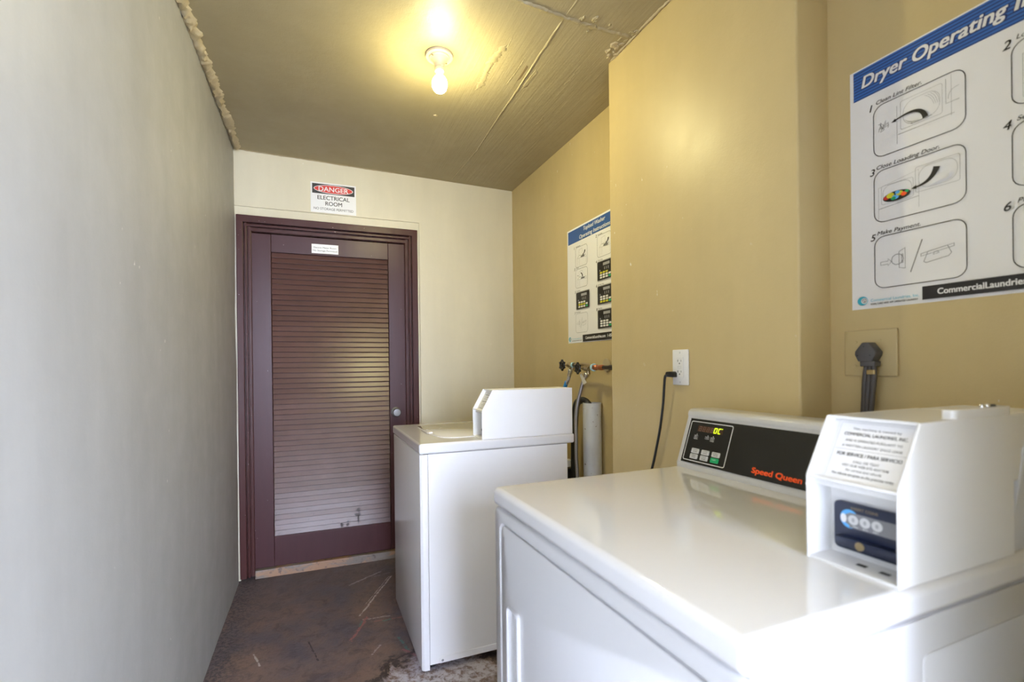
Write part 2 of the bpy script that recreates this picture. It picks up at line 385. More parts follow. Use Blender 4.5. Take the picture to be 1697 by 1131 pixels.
class Sheet:
    """flat print: polygons and lettering in sheet coordinates (u right, v up), laid in thin layers"""
    def __init__(s, step=.00012): s.b = bmesh.new(); s.mats = []; s.w = step; s.step = step
    def mi(s, m):
        if m not in s.mats: s.mats.append(m)
        return s.mats.index(m)
    def layer(s): s.w += s.step
    def poly(s, pts, m):
        i = s.mi(m); s.w += .000012; f = s.b.faces.new([s.b.verts.new((p[0], p[1], s.w)) for p in pts]); f.normal_update()
        if f.normal.z < 0: f.normal_flip()
        f.material_index = i
    def rect(s, u0, u1, v0, v1, m): s.poly([(u0, v0), (u1, v0), (u1, v1), (u0, v1)], m)
    def ell(s, u, v, a, b, m, n=28): s.poly([(u+a*math.cos(2*math.pi*i/n), v+b*math.sin(2*math.pi*i/n)) for i in range(n)], m)
    def line(s, pts, t, m, closed=False):
        P = [Vector((p[0], p[1])) for p in pts]; n = len(P); i0 = s.mi(m); s.w += .000012
        Ls, Rs = [], []
        for i in range(n):
            a = P[(i-1) % n] if (closed or i > 0) else P[i]; c = P[(i+1) % n] if (closed or i < n-1) else P[i]
            d1 = (P[i]-a); d2 = (c-P[i])
            d = ((d1.normalized() if d1.length > 1e-9 else Vector((0, 0)))+(d2.normalized() if d2.length > 1e-9 else Vector((0, 0))))
            if d.length < 1e-9: d = d1 if d1.length > 0 else Vector((1, 0))
            d.normalize(); nn = Vector((-d.y, d.x))*t/2
            Ls.append(s.b.verts.new((*(P[i]+nn), s.w))); Rs.append(s.b.verts.new((*(P[i]-nn), s.w)))
        for i in range(n if closed else n-1):
            j = (i+1) % n; f = s.b.faces.new((Rs[i], Rs[j], Ls[j], Ls[i])); f.normal_update(); f.material_index = i0
            if f.normal.z < 0: f.normal_flip()
    def frame(s, u0, u1, v0, v1, r, t, m): s.line(rrect(u0, u1, v0, v1, r, 5), t, m, True)
    def text(s, txt, u, v, size, m, width=None, align='L', bold=0, shear=0, stretch=1):
        cu = bpy.data.curves.new('t', 'FONT'); cu.body = txt; cu.size = 1; cu.shear = shear; cu.resolution_u = 4
        ob = bpy.data.objects.new('t', cu); me = bpy.data.meshes.new_from_object(ob)
        xs = [q.co.x for q in me.vertices] or [0, 1]; x0, x1 = min(xs), max(xs)
        cap = .70   # cap height of the built-in font for size 1
        sy = size/cap; sx = (width/(x1-x0)) if width else sy*stretch
        off = {'L': -x0*sx, 'C': -(x0+x1)/2*sx, 'R': -x1*sx}[align]; i = s.mi(m)
        e = bold*sy*.9   # heavier weight: the glyphs are laid down again, nudged sideways and up
        for du, dv in (((-e, -e*.6), (e, -e*.6), (-e, e*.6), (e, e*.6), (0, 0)) if bold > .0075 else ((0, 0),)):
            s.w += .00002
            vs_ = [s.b.verts.new((u+off+q.co.x*sx+du, v+q.co.y*sy+dv, s.w)) for q in me.vertices]
            for p in me.polygons:
                try:
                    f = s.b.faces.new([vs_[k] for k in p.vertices]); f.normal_update(); f.material_index = i
                    if f.normal.z < 0: f.normal_flip()
                except ValueError: pass
        bpy.data.meshes.remove(me); bpy.data.objects.remove(ob); bpy.data.curves.remove(cu)
    def build(s, name, parent, mtx):
        me = bpy.data.meshes.new(name); s.b.transform(mtx); s.b.to_mesh(me); s.b.free()
        for m in s.mats: me.materials.append(m)
        o = bpy.data.objects.new(name, me); COL.objects.link(o); o.parent = parent; return o
def basis(u, v, o):
    u = Vector(u).normalized(); v = Vector(v).normalized(); n = u.cross(v)
    m = Matrix((u, v, n)).transposed().to_4x4(); m.translation = Vector(o); return m
WALLX = lambda o: basis((0, -1, 0), (0, 0, 1), o)     # print facing the room on a right-hand wall
WALLY = lambda o: basis((1, 0, 0), (0, 0, 1), o)      # print facing the room on the back wall

# ---------------------------------------------------------------- room
W, H, XC, XR, YC1, YC2 = 1.68718, 2.43586, 1.51332, 1.62257, -1.42316, -2.21893
YF, YF2, XJ = -2.86, -2.96, 1.05
ceil = lambda x, y: H-.02283*x+.00602*y
def grid_box(mb, x0, x1, y0, y1, z0, z1, bev=0): mb.box(x0, x1, y0, y1, z0, z1, bev)
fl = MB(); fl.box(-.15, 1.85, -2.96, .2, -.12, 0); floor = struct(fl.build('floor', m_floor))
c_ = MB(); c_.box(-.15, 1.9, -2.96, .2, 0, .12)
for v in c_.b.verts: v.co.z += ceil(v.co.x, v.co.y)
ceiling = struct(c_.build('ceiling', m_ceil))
# left wall: slightly uneven plaster face
def plaster_face(name, m, ucount, vcount, fn, thick_fn, amp, seed):
    b = bmesh.new(); rnd = random.Random(seed); G = []
    from mathutils import noise as mn
    for i in range(ucount+1):
        row = []
        for j in range(vcount+1):
            p = Vector(fn(i/ucount, j/vcount)); n = mn.noise(p*2.3+Vector((seed, 0, 0)))*amp+mn.noise(p*7+Vector((seed, 3, 0)))*amp*.3
            row.append(b.verts.new(thick_fn(p, n)))
        G.append(row)
    for i in range(ucount):
        for j in range(vcount): b.faces.new((G[i][j], G[i+1][j], G[i+1][j+1], G[i][j+1]))
    return b
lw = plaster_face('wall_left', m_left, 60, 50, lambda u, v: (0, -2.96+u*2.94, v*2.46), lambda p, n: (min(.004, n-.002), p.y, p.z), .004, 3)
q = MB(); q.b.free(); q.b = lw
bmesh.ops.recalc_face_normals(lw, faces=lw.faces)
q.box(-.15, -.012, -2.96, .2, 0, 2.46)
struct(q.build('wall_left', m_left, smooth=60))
# back wall with the door opening; the plaster steps back round the frame
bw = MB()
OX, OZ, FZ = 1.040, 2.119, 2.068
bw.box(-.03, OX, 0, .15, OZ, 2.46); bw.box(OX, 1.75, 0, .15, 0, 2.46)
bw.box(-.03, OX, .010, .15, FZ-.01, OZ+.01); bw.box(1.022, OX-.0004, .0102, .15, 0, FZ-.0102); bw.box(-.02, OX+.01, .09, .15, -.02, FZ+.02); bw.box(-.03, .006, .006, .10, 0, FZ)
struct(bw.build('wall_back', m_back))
# right wall: recess by the washer, pier, and the recess behind the dryer, all one piece of masonry
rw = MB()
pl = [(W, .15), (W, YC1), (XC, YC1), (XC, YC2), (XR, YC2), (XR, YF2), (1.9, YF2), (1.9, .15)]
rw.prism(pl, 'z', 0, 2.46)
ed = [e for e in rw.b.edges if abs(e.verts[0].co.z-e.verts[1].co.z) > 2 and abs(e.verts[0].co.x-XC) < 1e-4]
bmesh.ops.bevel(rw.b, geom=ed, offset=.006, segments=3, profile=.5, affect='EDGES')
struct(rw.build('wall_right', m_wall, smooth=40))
fw = MB(); fw.box(XJ, 1.9, YF2, YF, 0, 2.46, .004); fw.box(XJ, XJ+.15, -3.2, YF2+.01, -.02, 2.46, .004); struct(fw.build('wall_front', m_back))  # second box: unseen wing wall added to narrow the daylight; pale for bounce
YO = -5.8      # outer end of an unseen roof and side wall added to narrow the daylight
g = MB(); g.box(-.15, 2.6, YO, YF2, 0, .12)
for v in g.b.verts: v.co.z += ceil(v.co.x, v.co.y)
struct(g.build('ceiling_light_blocker', m_ceil))  # added roof out of view, cuts off the high sky
g = MB(); g.box(-.15, 0, YO, YF2, -.02, 2.47); struct(g.build('wall_light_blocker_left', m_left))  # added side wall out of view, blocks daylight from the left
# outside: pavement and an unseen fence, kept low to let in more sky light
g = MB(); g.box(-14, 16, -26, YF2, -.14, -.02); struct(g.build('floor_outside', m_concrete))
g = MB(); g.box(-14, 16, -13.2, -13, -.02, 1.0); struct(g.build('wall_outside', m_concrete))

# crumbly plaster ridges and paint scars on the ceiling
def ridge(name, path, width, height, seed, m, n=60, edge_noise=.45, parent=ceiling, off=.0):
    rnd = random.Random(seed); P = [Vector((x, y, 0)) for x, y in path]
    L = [0]
    for a, b_ in zip(P, P[1:]): L.append(L[-1]+(b_-a).length)
    def at(s):
        for i in range(len(P)-1):
            if s <= L[i+1] or i == len(P)-2:
                return P[i].lerp(P[i+1], (s-L[i])/max(1e-6, L[i+1]-L[i])), (P[i+1]-P[i]).normalized()
    mb = bmesh.new(); rows = []; prof = (-1, -.7, -.25, .25, .7, 1); hh = (0, .6, 1, .9, .55, 0)
    w0 = 1.0
    for k in range(n+1):
        p, d = at(L[-1]*k/n); nn = Vector((-d.y, d.x, 0)); row = []
        w0 = .6*w0+.4*rnd.uniform(1-edge_noise, 1+edge_noise)
        tp = min(1, k/3+.15, (n-k)/3+.15)
        for a, h in zip(prof, hh):
            q = p+nn*width*.5*(a*w0*tp+rnd.uniform(-.12, .12))
            z = ceil(q.x, q.y)+.001-height*h*rnd.uniform(.55, 1.3)*tp
            row.append(mb.verts.new((q.x, q.y, z)))
        rows.append(row)
    for r0, r1 in zip(rows, rows[1:]):
        for i in range(5): mb.faces.new((r0[i], r1[i], r1[i+1], r0[i+1]))
    bmesh.ops.recalc_face_normals(mb, faces=mb.faces)
    for f in mb.faces:
        if f.normal.z > 0: f.normal_flip()
    x = MB(); x.b.free(); x.b = mb
    return x.build(name, m, parent, smooth=50)
ridge('plaster_ridge', [(.018, -.005), (.016, -.6), (.010, -1.2), (.012, -2.9)], .046, .017, 1, m_plaster, 300, .75)
ridge('plaster_ridge', [(1.249, -.03), (1.268, -.5), (1.252, -.9), (1.2495, -1.07), (1.235, -1.40), (1.2296, -1.58)], .011, .0045, 2, m_ceil, 130)
ridge('plaster_ridge', [(1.2296, -1.58), (1.2325, -1.72), (1.235, -2.9)], .009, .003, 3, m_ceil, 70)
ridge('plaster_ridge', [(1.02, -1.60), (1.23, -1.585), (1.36, -1.582), (1.51, -1.588)], .020, .006, 4, m_ceil, 90, .8)
ridge('plaster_ridge', [(1.095, -1.385), (1.075, -1.25), (1.088, -1.11), (1.080, -1.05)], .030, .0035, 5, m_ceil, 46, 1.3)
ridge('plaster_ridge', [(.9, -.009), (.66, -.006), (.3, -.009), (.03, -.006)], .012, .004, 8, m_plaster, 80, .8)
ridge('plaster_ridge', [(XC-.002, -1.44), (XC-.006, -1.6), (XC-.003, -2.0)], .012, .006, 9, m_plaster, 60, .7)
def chip(name, x, y, pts, m, h=.002, parent=ceiling):
    t = MB(); b = t.b; rc = random.Random(int(1e5*(x+y*y))); cx = sum(p[0] for p in pts)/len(pts); cyy = sum(p[1] for p in pts)/len(pts)
    A = [b.verts.new((x+p[0], y+p[1], .0015)) for p in pts]
    k1 = rc.uniform(.55, .8); B_ = [b.verts.new((x+cx+(p[0]-cx)*k1, y+cyy+(p[1]-cyy)*k1, -h*rc.uniform(.25, .8))) for p in pts]; top = b.verts.new((x+cx, y+cyy, -h*.7)); n_ = len(pts)
    for i in range(n_):
        j = (i+1) % n_; b.faces.new((A[i], A[j], B_[j], B_[i])); b.faces.new((B_[i], B_[j], top))
    b.faces.new(A[::-1]); bmesh.ops.recalc_face_normals(b, faces=b.faces)
    for v in t.b.verts: v.co.z += ceil(v.co.x, v.co.y)
    return t.build(name, m, parent)
m_scar = mat('scar_brown', (.20, .145, .075), .6)
chip('paint_scar', 1.262, -1.30, [(0, 0), (.016, .02), (.014, .13), (.004, .17), (-.006, .14), (-.004, .05)], m_ceil, .003)
chip('paint_scar', 1.256, -1.19, [(0, -.035), (.02, -.02), (.026, .03), (.012, .05), (0, .04)], m_scar, .0012)
chip('paint_scar', 1.224, -1.25, [(-.012, -.07), (.004, -.06), (.007, .06), (-.006, .09)], m_scar, .0012)
rnd = random.Random(4)
for i in range(16):
    cx_, cy_ = 1.28+.23*rnd.random(), -1.585+rnd.uniform(-.035, .03)
    r0 = rnd.uniform(.004, .011)
    chip('paint_flake', cx_, cy_, [(r0*rnd.uniform(.6, 1.4)*math.cos(a), 1.6*r0*rnd.uniform(.5, 1.3)*math.sin(a)) for a in (0, 1.05, 2.1, 3.1, 4.2, 5.2)], m_ceil, rnd.uniform(.003, .009))
for i in range(9):
    cx_, cy_ = XC-.05*rnd.random()-.004, -1.46-.09*rnd.random()
    r0 = rnd.uniform(.006, .014)
    chip('paint_flake', cx_, cy_, [(r0*rnd.uniform(.6, 1.4)*math.cos(a), 1.4*r0*rnd.uniform(.5, 1.3)*math.sin(a)) for a in (0, 1.05, 2.1, 3.1, 4.2, 5.2)], m_plaster, rnd.uniform(.004, .012))
chip('paint_flake', .968, -.78, [(.014, 0), (.006, .012), (-.012, .010), (-.013, -.006), (0, -.014)], m_plaster, .005)
for (x, y, l) in ((1.19, -1.35, .22), (1.10, -1.43, .10), (1.42, -1.33, .10), (1.45, -.98, .12), (1.39, -.9, .05)):
    ridge('plaster_ridge', [(x, y), (x+.004, y+l*.5), (x-.003, y+l)], .005, .0022, int(l*900), m_ceil, 20)

# ---------------------------------------------------------------- door
door = struct(thing('door_1', 'dark brown louvred door', 'door', (0, 0, 0))); del door['category']; del door['label']
D0 = .020; sc = (3.04196+D0)/3.04196
dx = lambda x: .41767+(x-.41767)*sc
dzf = lambda z: 1.20164+(z-1.20164)*sc
LX0, LX1, LZ0, LZ1 = dx(.0757), dx(.9448), dzf(.058), dzf(1.972)
SX0, SX1, VZ0, VZ1 = dx(.1803), dx(.8422), dzf(.228), dzf(1.869)
for a, b_ in ((LX0, SX0), (SX1, LX1)): MB().box(a+.001, b_-.0008, D0, D0+.038, LZ0, LZ1, .0025).build('stile', m_door, door)
MB().box(SX0, SX1, D0+.0008, D0+.038, LZ0, VZ0, .002).build('rail', m_door, door)
MB().box(SX0, SX1, D0+.0008, D0+.038, VZ1, LZ1, .002).build('rail', m_door, door)
MB().box(SX0, SX1, D0+.030, D0+.036, VZ0, VZ1).build('dark_light_stop', m_dark, door)  # dark sheet added behind the slats to stop light leaking through
NS = 54; pitch_ = (VZ1-VZ0)/NS
sl = MB().box(-(SX1-SX0)/2+.001, (SX1-SX0)/2-.001, -.003, .003, -.0157, .0157, .0012, 1, rot=Matrix.Rotation(R(-21), 3, 'X'), piv=(0, 0, 0))
s0 = sl.build('slat', m_slat, door)
for i in range(NS):
    o = s0 if i == 0 else s0.copy()
    if i: COL.objects.link(o); o.parent = door
    o.location = ((SX0+SX1)/2+random.uniform(-.0003, .0003), D0+.0105, VZ0+pitch_*(i+.5))
    o.rotation_euler = (R(random.uniform(-.7, .7)), R(random.uniform(-.05, .05)), 0)
# frame: three stepped mouldings
def bands(fn, name):
    t = MB()
    for (o0, o1, y0) in ((.000, .035, -.012), (.040, .0525, -.003), (.056, .0735, .008), (.033, .075, .0165)): fn(t, o0, o1, y0)
    t.build(name, m_frame, door)
FX0, FX1 = .004, 1.0266
bands(lambda t, a, b_, y: t.box(FX0+a, FX0+b_, y, .05, .012, FZ-a, .0035 if y < .01 else .001), 'frame_jamb')
bands(lambda t, a, b_, y: t.box(FX1-b_*1.06, FX1-a*1.06, y, .05, .012, FZ-a, .0035 if y < .01 else .001), 'frame_jamb')
bands(lambda t, a, b_, y: t.box(FX0+a, FX1-a*1.06, y-.0004, .05, FZ-b_*1.15, FZ-a*1.15, .0035 if y < .01 else .001), 'frame_head')
kx, kz = dx(.8796), dzf(.9158)
MB().lathe([(.031, 0), (.031, -.004), (.026, -.008), (.012, -.010), (.012, -.026), (.022, -.030), (.0265, -.040), (.0262, -.052), (.022, -.058), (0, -.060)], (kx, D0, kz), 'y', 36).build('knob', m_nickel, door, smooth=35)
lp = MB().box(dx(.398), dx(.5487), D0-.0014, D0+.0005, dzf(1.8795), dzf(1.9345), .0005, 1).build('label_plate', m_signwhite, door)
lp['label'] = 'small white plate with two lines of lettering'
s = Sheet(); s.text('Electric Meter Room', .076, .0305, .0098, m_ink, width=.128, align='C', bold=.004, shear=.0)
s.text('No Storage Permitted', .076, .0125, .0098, m_ink, width=.136, align='C', bold=.004)
s.build('lettering', lp, WALLY((dx(.398), D0-.0014, dzf(1.8795))))
t = MB().box(.078, .962, -.006, .06, 0, LZ0-.003, .004)
struct(t.build('trim_1', m_thr))

# ---------------------------------------------------------------- danger sign above the door
ds = thing('danger_sign', 'white danger sign with red oval on the wall above the louvred door', 'sign', (.396, 0, 2.124))
SW, SH = .2585, .180
MB().box(0, SW, -.003, 0, 0, SH, .0008, 1).build('sign_plate', m_signwhite, ds)
s = Sheet(); s.rect(.009, SW-.009, .113, SH-.009, m_ink); s.layer(); s.ell(SW/2, .1425, .112, .0255, m_print_white, 48); s.layer()
s.ell(SW/2, .1425, .108, .0225, m_red, 48); s.layer(); s.text('DANGER', SW/2, .1285, .0275, m_print_white, width=.168, align='C', bold=.014)
s.text('ELECTRICAL', SW/2, .0785, .0235, m_ink, width=.182, align='C', bold=.012)
s.text('ROOM', SW/2, .0445, .0235, m_ink, width=.094, align='C', bold=.012)
s.text('NO STORAGE PERMITTED', SW/2, .0165, .0145, m_ink, width=.225, align='C', bold=.004)
s.build('lettering', ds, WALLY((0, -.003, 0)))

# ---------------------------------------------------------------- ceiling lamp
LX, LY = .8766, -1.2254; LZ = ceil(LX, LY)
lamp = thing('ceiling_lamp', 'bare glowing white bulb in a round beige lampholder on the ceiling', 'lamp', (LX, LY, LZ))
MB().lathe([(.052, .002), (.0535, -.004), (.052, -.009), (.047, -.0105), (.046, -.0085), (.040, -.0095), (.0385, -.013), (.034, -.0135), (.032, -.016), (.026, -.021), (.0215, -.030), (.0195, -.040), (.0195, -.046), (0, -.046)], (0, 0, 0), 'z', 48).build('lampholder', m_porc, lamp, smooth=50)
MB().lathe([(.0185, -.045), (.019, -.047), (.019, -.062), (.0175, -.064), (0, -.064)], (0, 0, 0), 'z', 40).build('socket_ring', m_porc, lamp, smooth=40)
for a in (0, math.pi): MB().box(.034*math.cos(a+.5)-.006, .034*math.cos(a+.5)+.006, .034*math.sin(a+.5)-.0022, .034*math.sin(a+.5)+.0022, -.0165, -.012, .001, 1, rot=Matrix.Rotation(.5, 3, 'Z')).build('screw', m_oldbrass, lamp)
bulb = MB().lathe([(.0165, -.082), (.022, -.088), (.0275, -.097), (.0295, -.108), (.0288, -.120), (.0250, -.131), (.018, -.1395), (.009, -.144), (0, -.1455)], (0, 0, 0), 'z', 40).build('bulb', [m_bulb, m_bulbtop], lamp, smooth=60)
for p in bulb.data.polygons: p.material_index = 1 if p.center.z > -.110 else 0
MB().lathe([(.0135, -.062), (.014, -.068), (.0155, -.076), (.0165, -.083), (0, -.083)], (0, 0, 0), 'z', 32).build('bulb_base', m_bulbneck, bulb, smooth=60)

# ---------------------------------------------------------------- posters
def arrow_curve(s, pts, w0, w1, m, head=.012):
    n = len(pts); P = [Vector(p) for p in pts]; Lf, Rt = [], []
    for i in range(n):
        d = (P[min(i+1, n-1)]-P[max(i-1, 0)]).normalized(); nn = Vector((-d.y, d.x)); w = w0+(w1-w0)*i/(n-1)
        Lf.append(P[i]+nn*w/2); Rt.append(P[i]-nn*w/2)
    for i in range(n-1): s.poly([Rt[i], Rt[i+1], Lf[i+1], Lf[i]], m)
    d = (P[-1]-P[-2]).normalized(); nn = Vector((-d.y, d.x)); s.poly([P[-1]+nn*head*.42, P[-1]-nn*head*.42, P[-1]+d*head], m)
def bez(a, b_, c, n=12): return [(a[0]*(1-t)**2+2*b_[0]*t*(1-t)+c[0]*t*t, a[1]*(1-t)**2+2*b_[1]*t*(1-t)+c[1]*t*t) for t in [i/n for i in range(n+1)]]
def logo(s, u, v, r):
    s.ell(u, v, r*1.05, r*.95, m_cyan_ink); s.layer(); s.ell(u+r*.35, v-r*.02, r*.62, r*.62, m_print_white); s.layer()
    s.ell(u+r*.38, v, r*.5, r*.5, m_grey_ink); s.layer(); s.line([(u+r*.1, v-r*.3), (u+r*.35, v+r*.3), (u+r*.7, v-r*.1)], r*.16, m_print_white); s.layer()
def pay_icon(s, u0, v0, w, h, m):
    P = lambda a, b_: (u0+a*w, v0+b_*h); t = w*.007
    s.line([P(.08, .50), P(.17, .50), P(.17, .545), P(.21, .475), P(.17, .41), P(.17, .44), P(.08, .44)], t, m, True)
    s.line([(P(.28, .50)[0]+.07*w*math.cos(a/10*6.283), P(.28, .50)[1]+.07*w*math.sin(a/10*6.283)) for a in range(10)], t, m, True)
    s.line([P(.30, .64), P(.37, .69), P(.37, .31), P(.30, .34)], t, m, True); s.line([P(.33, .58), P(.345, .585), P(.345, .42), P(.33, .42)], t, m, True)
    s.line([P(.43, .22), P(.56, .78)], w*.012, m)
    s.line([P(.545, .52), P(.885, .60), P(.885, .555), P(.545, .475)], t, m, True)
    s.line([P(.62, .54), P(.82, .585), P(.86, .45), P(.83, .40), P(.60, .345), P(.575, .37)], t, m, True)
    s.line([P(.675, .47), P(.685, .51), P(.72, .52), P(.735, .485)], t, m, True)

# dryer poster, on the recessed wall above the dryer
dp = thing('dryer_poster', 'large white dryer instruction poster with blue heading on the right wall', 'poster', (XR, -2.272, 1.3234))
PW, PH = .503, .5655
MB().box(-.0012, 0, -PW, 0, 0, PH).build('paper', m_paper, dp)
s = Sheet(); s.rect(.008, PW-.008, .4932, .5624, m_bluehdr); s.layer()
for i in range(10): v0 = .4932+(i+.08)*.0692/10; s.rect(.008, PW-.008, v0, v0+.0023, m_bluestripe)
s.layer()
kw = .253
def title(bold, m): s.text('Dryer Operating', .0269, .518, .0265, m, width=kw+bold*.03, bold=bold, shear=.22); s.text('Instructions', .2905, .518, .0265, m, width=.190+bold*.03, bold=bold, shear=.22)
title(.075, m_bluestripe); s.layer(); title(.028, m_print_white); s.layer()
FR = ((.342, .4596), (.193, .3106), (.0436, .1606))
TX = (('1', 'Clean Lint Filter.', .088, '2', 'Load Laundry.', .075), ('3', 'Close Loaading Door.', .118, '4', 'Select Fabric.', .075), ('5', 'Make Payment.', .084, '6', 'Press Start.', .062))
for (v0, v1), (n1, t1, w1, n2, t2, w2) in zip(FR, TX):
    s.frame(.0515, .2183, v0, v1, .021, .0016, m_ink); s.frame(.2856, .4523, v0, v1, .021, .0016, m_ink)
    s.text(n1, .0435, v1-.0065, .0150, m_ink, bold=.012, shear=.25); s.text(n2, .2735, v1-.0065, .0165, m_ink, bold=.012, shear=.25)
    s.text(t1, .0575, v1+.0042, .0085, m_ink, width=w1, shear=.25, bold=.008); s.text(t2, .2925, v1+.0042, .0085, m_ink, width=w2, shear=.25, bold=.008)
def drum(s, u, v, w, h, m): s.line(rrect(u-w/2, u+w/2, v-h/2, v+h/2, min(w, h)*.42, 5), .0006, m, True)
# 1: lint filter
u0, v0 = .0515, .342
s.line([(u0+.048, v0+.014), (u0+.048, v0+.098)], .0007, m_grey_ink); s.line([(u0+.050, v0+.034), (u0+.150, v0+.034)], .0007, m_soft_ink)
s.line(rrect(u0+.055, u0+.130, v0+.042, v0+.104, .004, 3), .0006, m_grey_ink, True); drum(s, u0+.093, v0+.072, .066, .052, m_grey_ink)
for k_ in range(4): s.line(bez((u0+.064+.003*k_, v0+.060-.004*k_), (u0+.07+.005*k_, v0+.05), (u0+.084+.002*k_, v0+.048)), .0005, m_grey_ink)
for k_ in range(4): s.line(bez((u0+.100+.005*k_, v0+.094), (u0+.112+.004*k_, v0+.086), (u0+.116+.003*k_, v0+.068)), .0005, m_grey_ink)
s.line([(u0+.136, v0+.108), (u0+.136, v0+.058), (u0+.158, v0+.058)], .0008, m_soft_ink); s.line([(u0+.145, v0+.030), (u0+.145, v0+.112)], .0006, m_grey_ink)
s.line(bez((u0+.158, v0+.085), (u0+.140, v0+.085), (u0+.140, v0+.066)), .0008, m_grey_ink); s.line([(u0+.075, v0+.046), (u0+.112, v0+.048)], .0009, m_soft_ink)
s.layer(); arrow_curve(s, bez((u0+.101, v0+.048), (u0+.095, v0+.082), (u0+.046, v0+.068)), .010, .0025, m_ink, .009)
rr = random.Random(5)
for k_ in range(9):
    a = rr.uniform(0, 6.3); c1 = (u0+.022+.010*math.cos(a), v0+.064+.010*math.sin(a)); s.line(bez((u0+.022+rr.uniform(-.011, .011), v0+.064+rr.uniform(-.013, .013)), c1, (u0+.022+rr.uniform(-.011, .011), v0+.064+rr.uniform(-.013, .013)), 6), .0008, m_soft_ink)
# 3: close the door
u0, v0 = .0515, .193
s.line([(u0+.010, v0+.006), (u0+.010, v0+.078), (u0+.088, v0+.092), (u0+.088, v0+.012)], .0006, m_grey_ink); s.line([(u0+.010, v0+.030), (u0+.088, v0+.036)], .0008, m_soft_ink)
s.line(rrect(u0+.016, u0+.078, v0+.038, v0+.080, .004, 3), .0006, m_grey_ink, True); drum(s, u0+.047, v0+.060, .056, .038, m_grey_ink)
s.line(rrect(u0+.082, u0+.158, v0+.044, v0+.098, .004, 3), .0007, m_grey_ink, True); drum(s, u0+.121, v0+.072, .066, .046, m_grey_ink)
s.poly([(u0+.100, v0+.052), (u0+.140, v0+.056), (u0+.140, v0+.072), (u0+.108, v0+.068)], m_print_white)
s.ell(u0+.046, v0+.050, .027, .011, m_ink); s.layer()
for (a, b_, r1, m_) in ((-.020, .0, .006, m_red), (-.012, .003, .008, m_yellow_ink), (-.002, -.003, .007, m_lblue), (.006, .003, .007, m_yellow_ink), (.014, -.001, .006, m_orange), (.020, .003, .004, m_green_key), (-.006, -.005, .005, m_green_key), (.002, .006, .005, m_lblue)): s.ell(u0+.046+a, v0+.051+b_, r1, r1*.75, m_, 9)
s.layer(); arrow_curve(s, bez((u0+.120, v0+.086), (u0+.112, v0+.058), (u0+.084, v0+.056)), .012, .003, m_ink, .010)
pay_icon(s, .0515, .0436, .1668, .117, m_soft_ink)
u0, v0 = .2856, .342; s.line([(u0+.016, v0+.012), (u0+.016, v0+.09), (u0+.13, v0+.1), (u0+.13, v0+.02)], .0008, m_soft_ink, True); s.line([(u0+.016, v0+.036), (u0+.13, v0+.044)], .0008, m_soft_ink); drum(s, u0+.07, v0+.07, .06, .04, m_grey_ink)
for v0 in (.193, .0436): s.rect(.2856+.045, .2856+.125, v0+.03, v0+.09, m_ink)
s.rect(.1441, PW-.008, .0064, .0343, m_ink); s.layer(); s.text('CommercialLaundries.com', .1711, .0150, .0118, m_print_white, width=.163, bold=.03)
logo(s, .0256, .0190, .0108)
s.text('Commercial Laundries, Inc.', .0437, .0150, .0060, m_cyan_ink, width=.095); s.text('COIN, CARD AND APP OPERATED LAUNDRY', .0437, .0075, .0038, m_ink, width=.093, bold=.03)
s.build('poster_print', dp, WALLX((-.0012, 0, 0)))

# washer poster, on the far right wall, partly behind the pier
wp = thing('washer_poster', 'white topload washer instruction poster half hidden behind the pier', 'poster', (W, -.768, 1.3132))
PW, PH = .530, .601
MB().box(-.0012, 0, -PW, 0, 0, PH).build('paper', m_paper, wp)
s = Sheet(); s.rect(.0099, PW-.0099, .524, .5925, m_bluehdr); s.layer()
for i in range(11): v0 = .524+(i+.1)*.0685/11; s.rect(.0099, PW-.0099, v0, v0+.002, m_bluestripe)
s.layer(); s.text('Topload Washer', .265, .5655, .0195, m_print_white, width=.195, align='C', bold=.02, shear=.2); s.text('Operating Instructions', .265, .5325, .0190, m_print_white, width=.276, align='C', bold=.02, shear=.2)
def keypad(u0, u1, v0, v1, hl):
    w, h = u1-u0, v1-v0
    s.line(rrect(u0, u1, v0, v1, .006, 3), .003, m_grey_ink, True); s.poly(rrect(u0+.002, u1-.002, v0+.002, v1-.002, .005, 3), m_ink)
    s.w += s.step; s.rect(u0+.38*w, u0+.80*w, v0+.74*h, v0+.88*h, m_grey_ink)
    for a in (.46, .58, .70): s.rect(u0+a*w, u0+(a+.035)*w, v0+.52*h, v0+.66*h, m_grey_ink)
    s.ell(u0+.18*w, v0+.52*h, .03*w, .05*h, m_grey_ink, 8)
    for r_ in range(3):
        for c in range(4):
            if c == 3 and r_ == 0: continue
            m_ = m_yellow_ink if r_ == hl and c < 3 else m_print_white
            if c == 3 and r_ == 2: m_ = m_green_key
            s.poly(rrect(u0+(.17+.185*c)*w, u0+(.17+.185*c+.15)*w, v0+(.10+.125*(2-r_))*h, v0+(.10+.125*(2-r_)+.095)*h, .003, 2), m_)
    s.w -= s.step
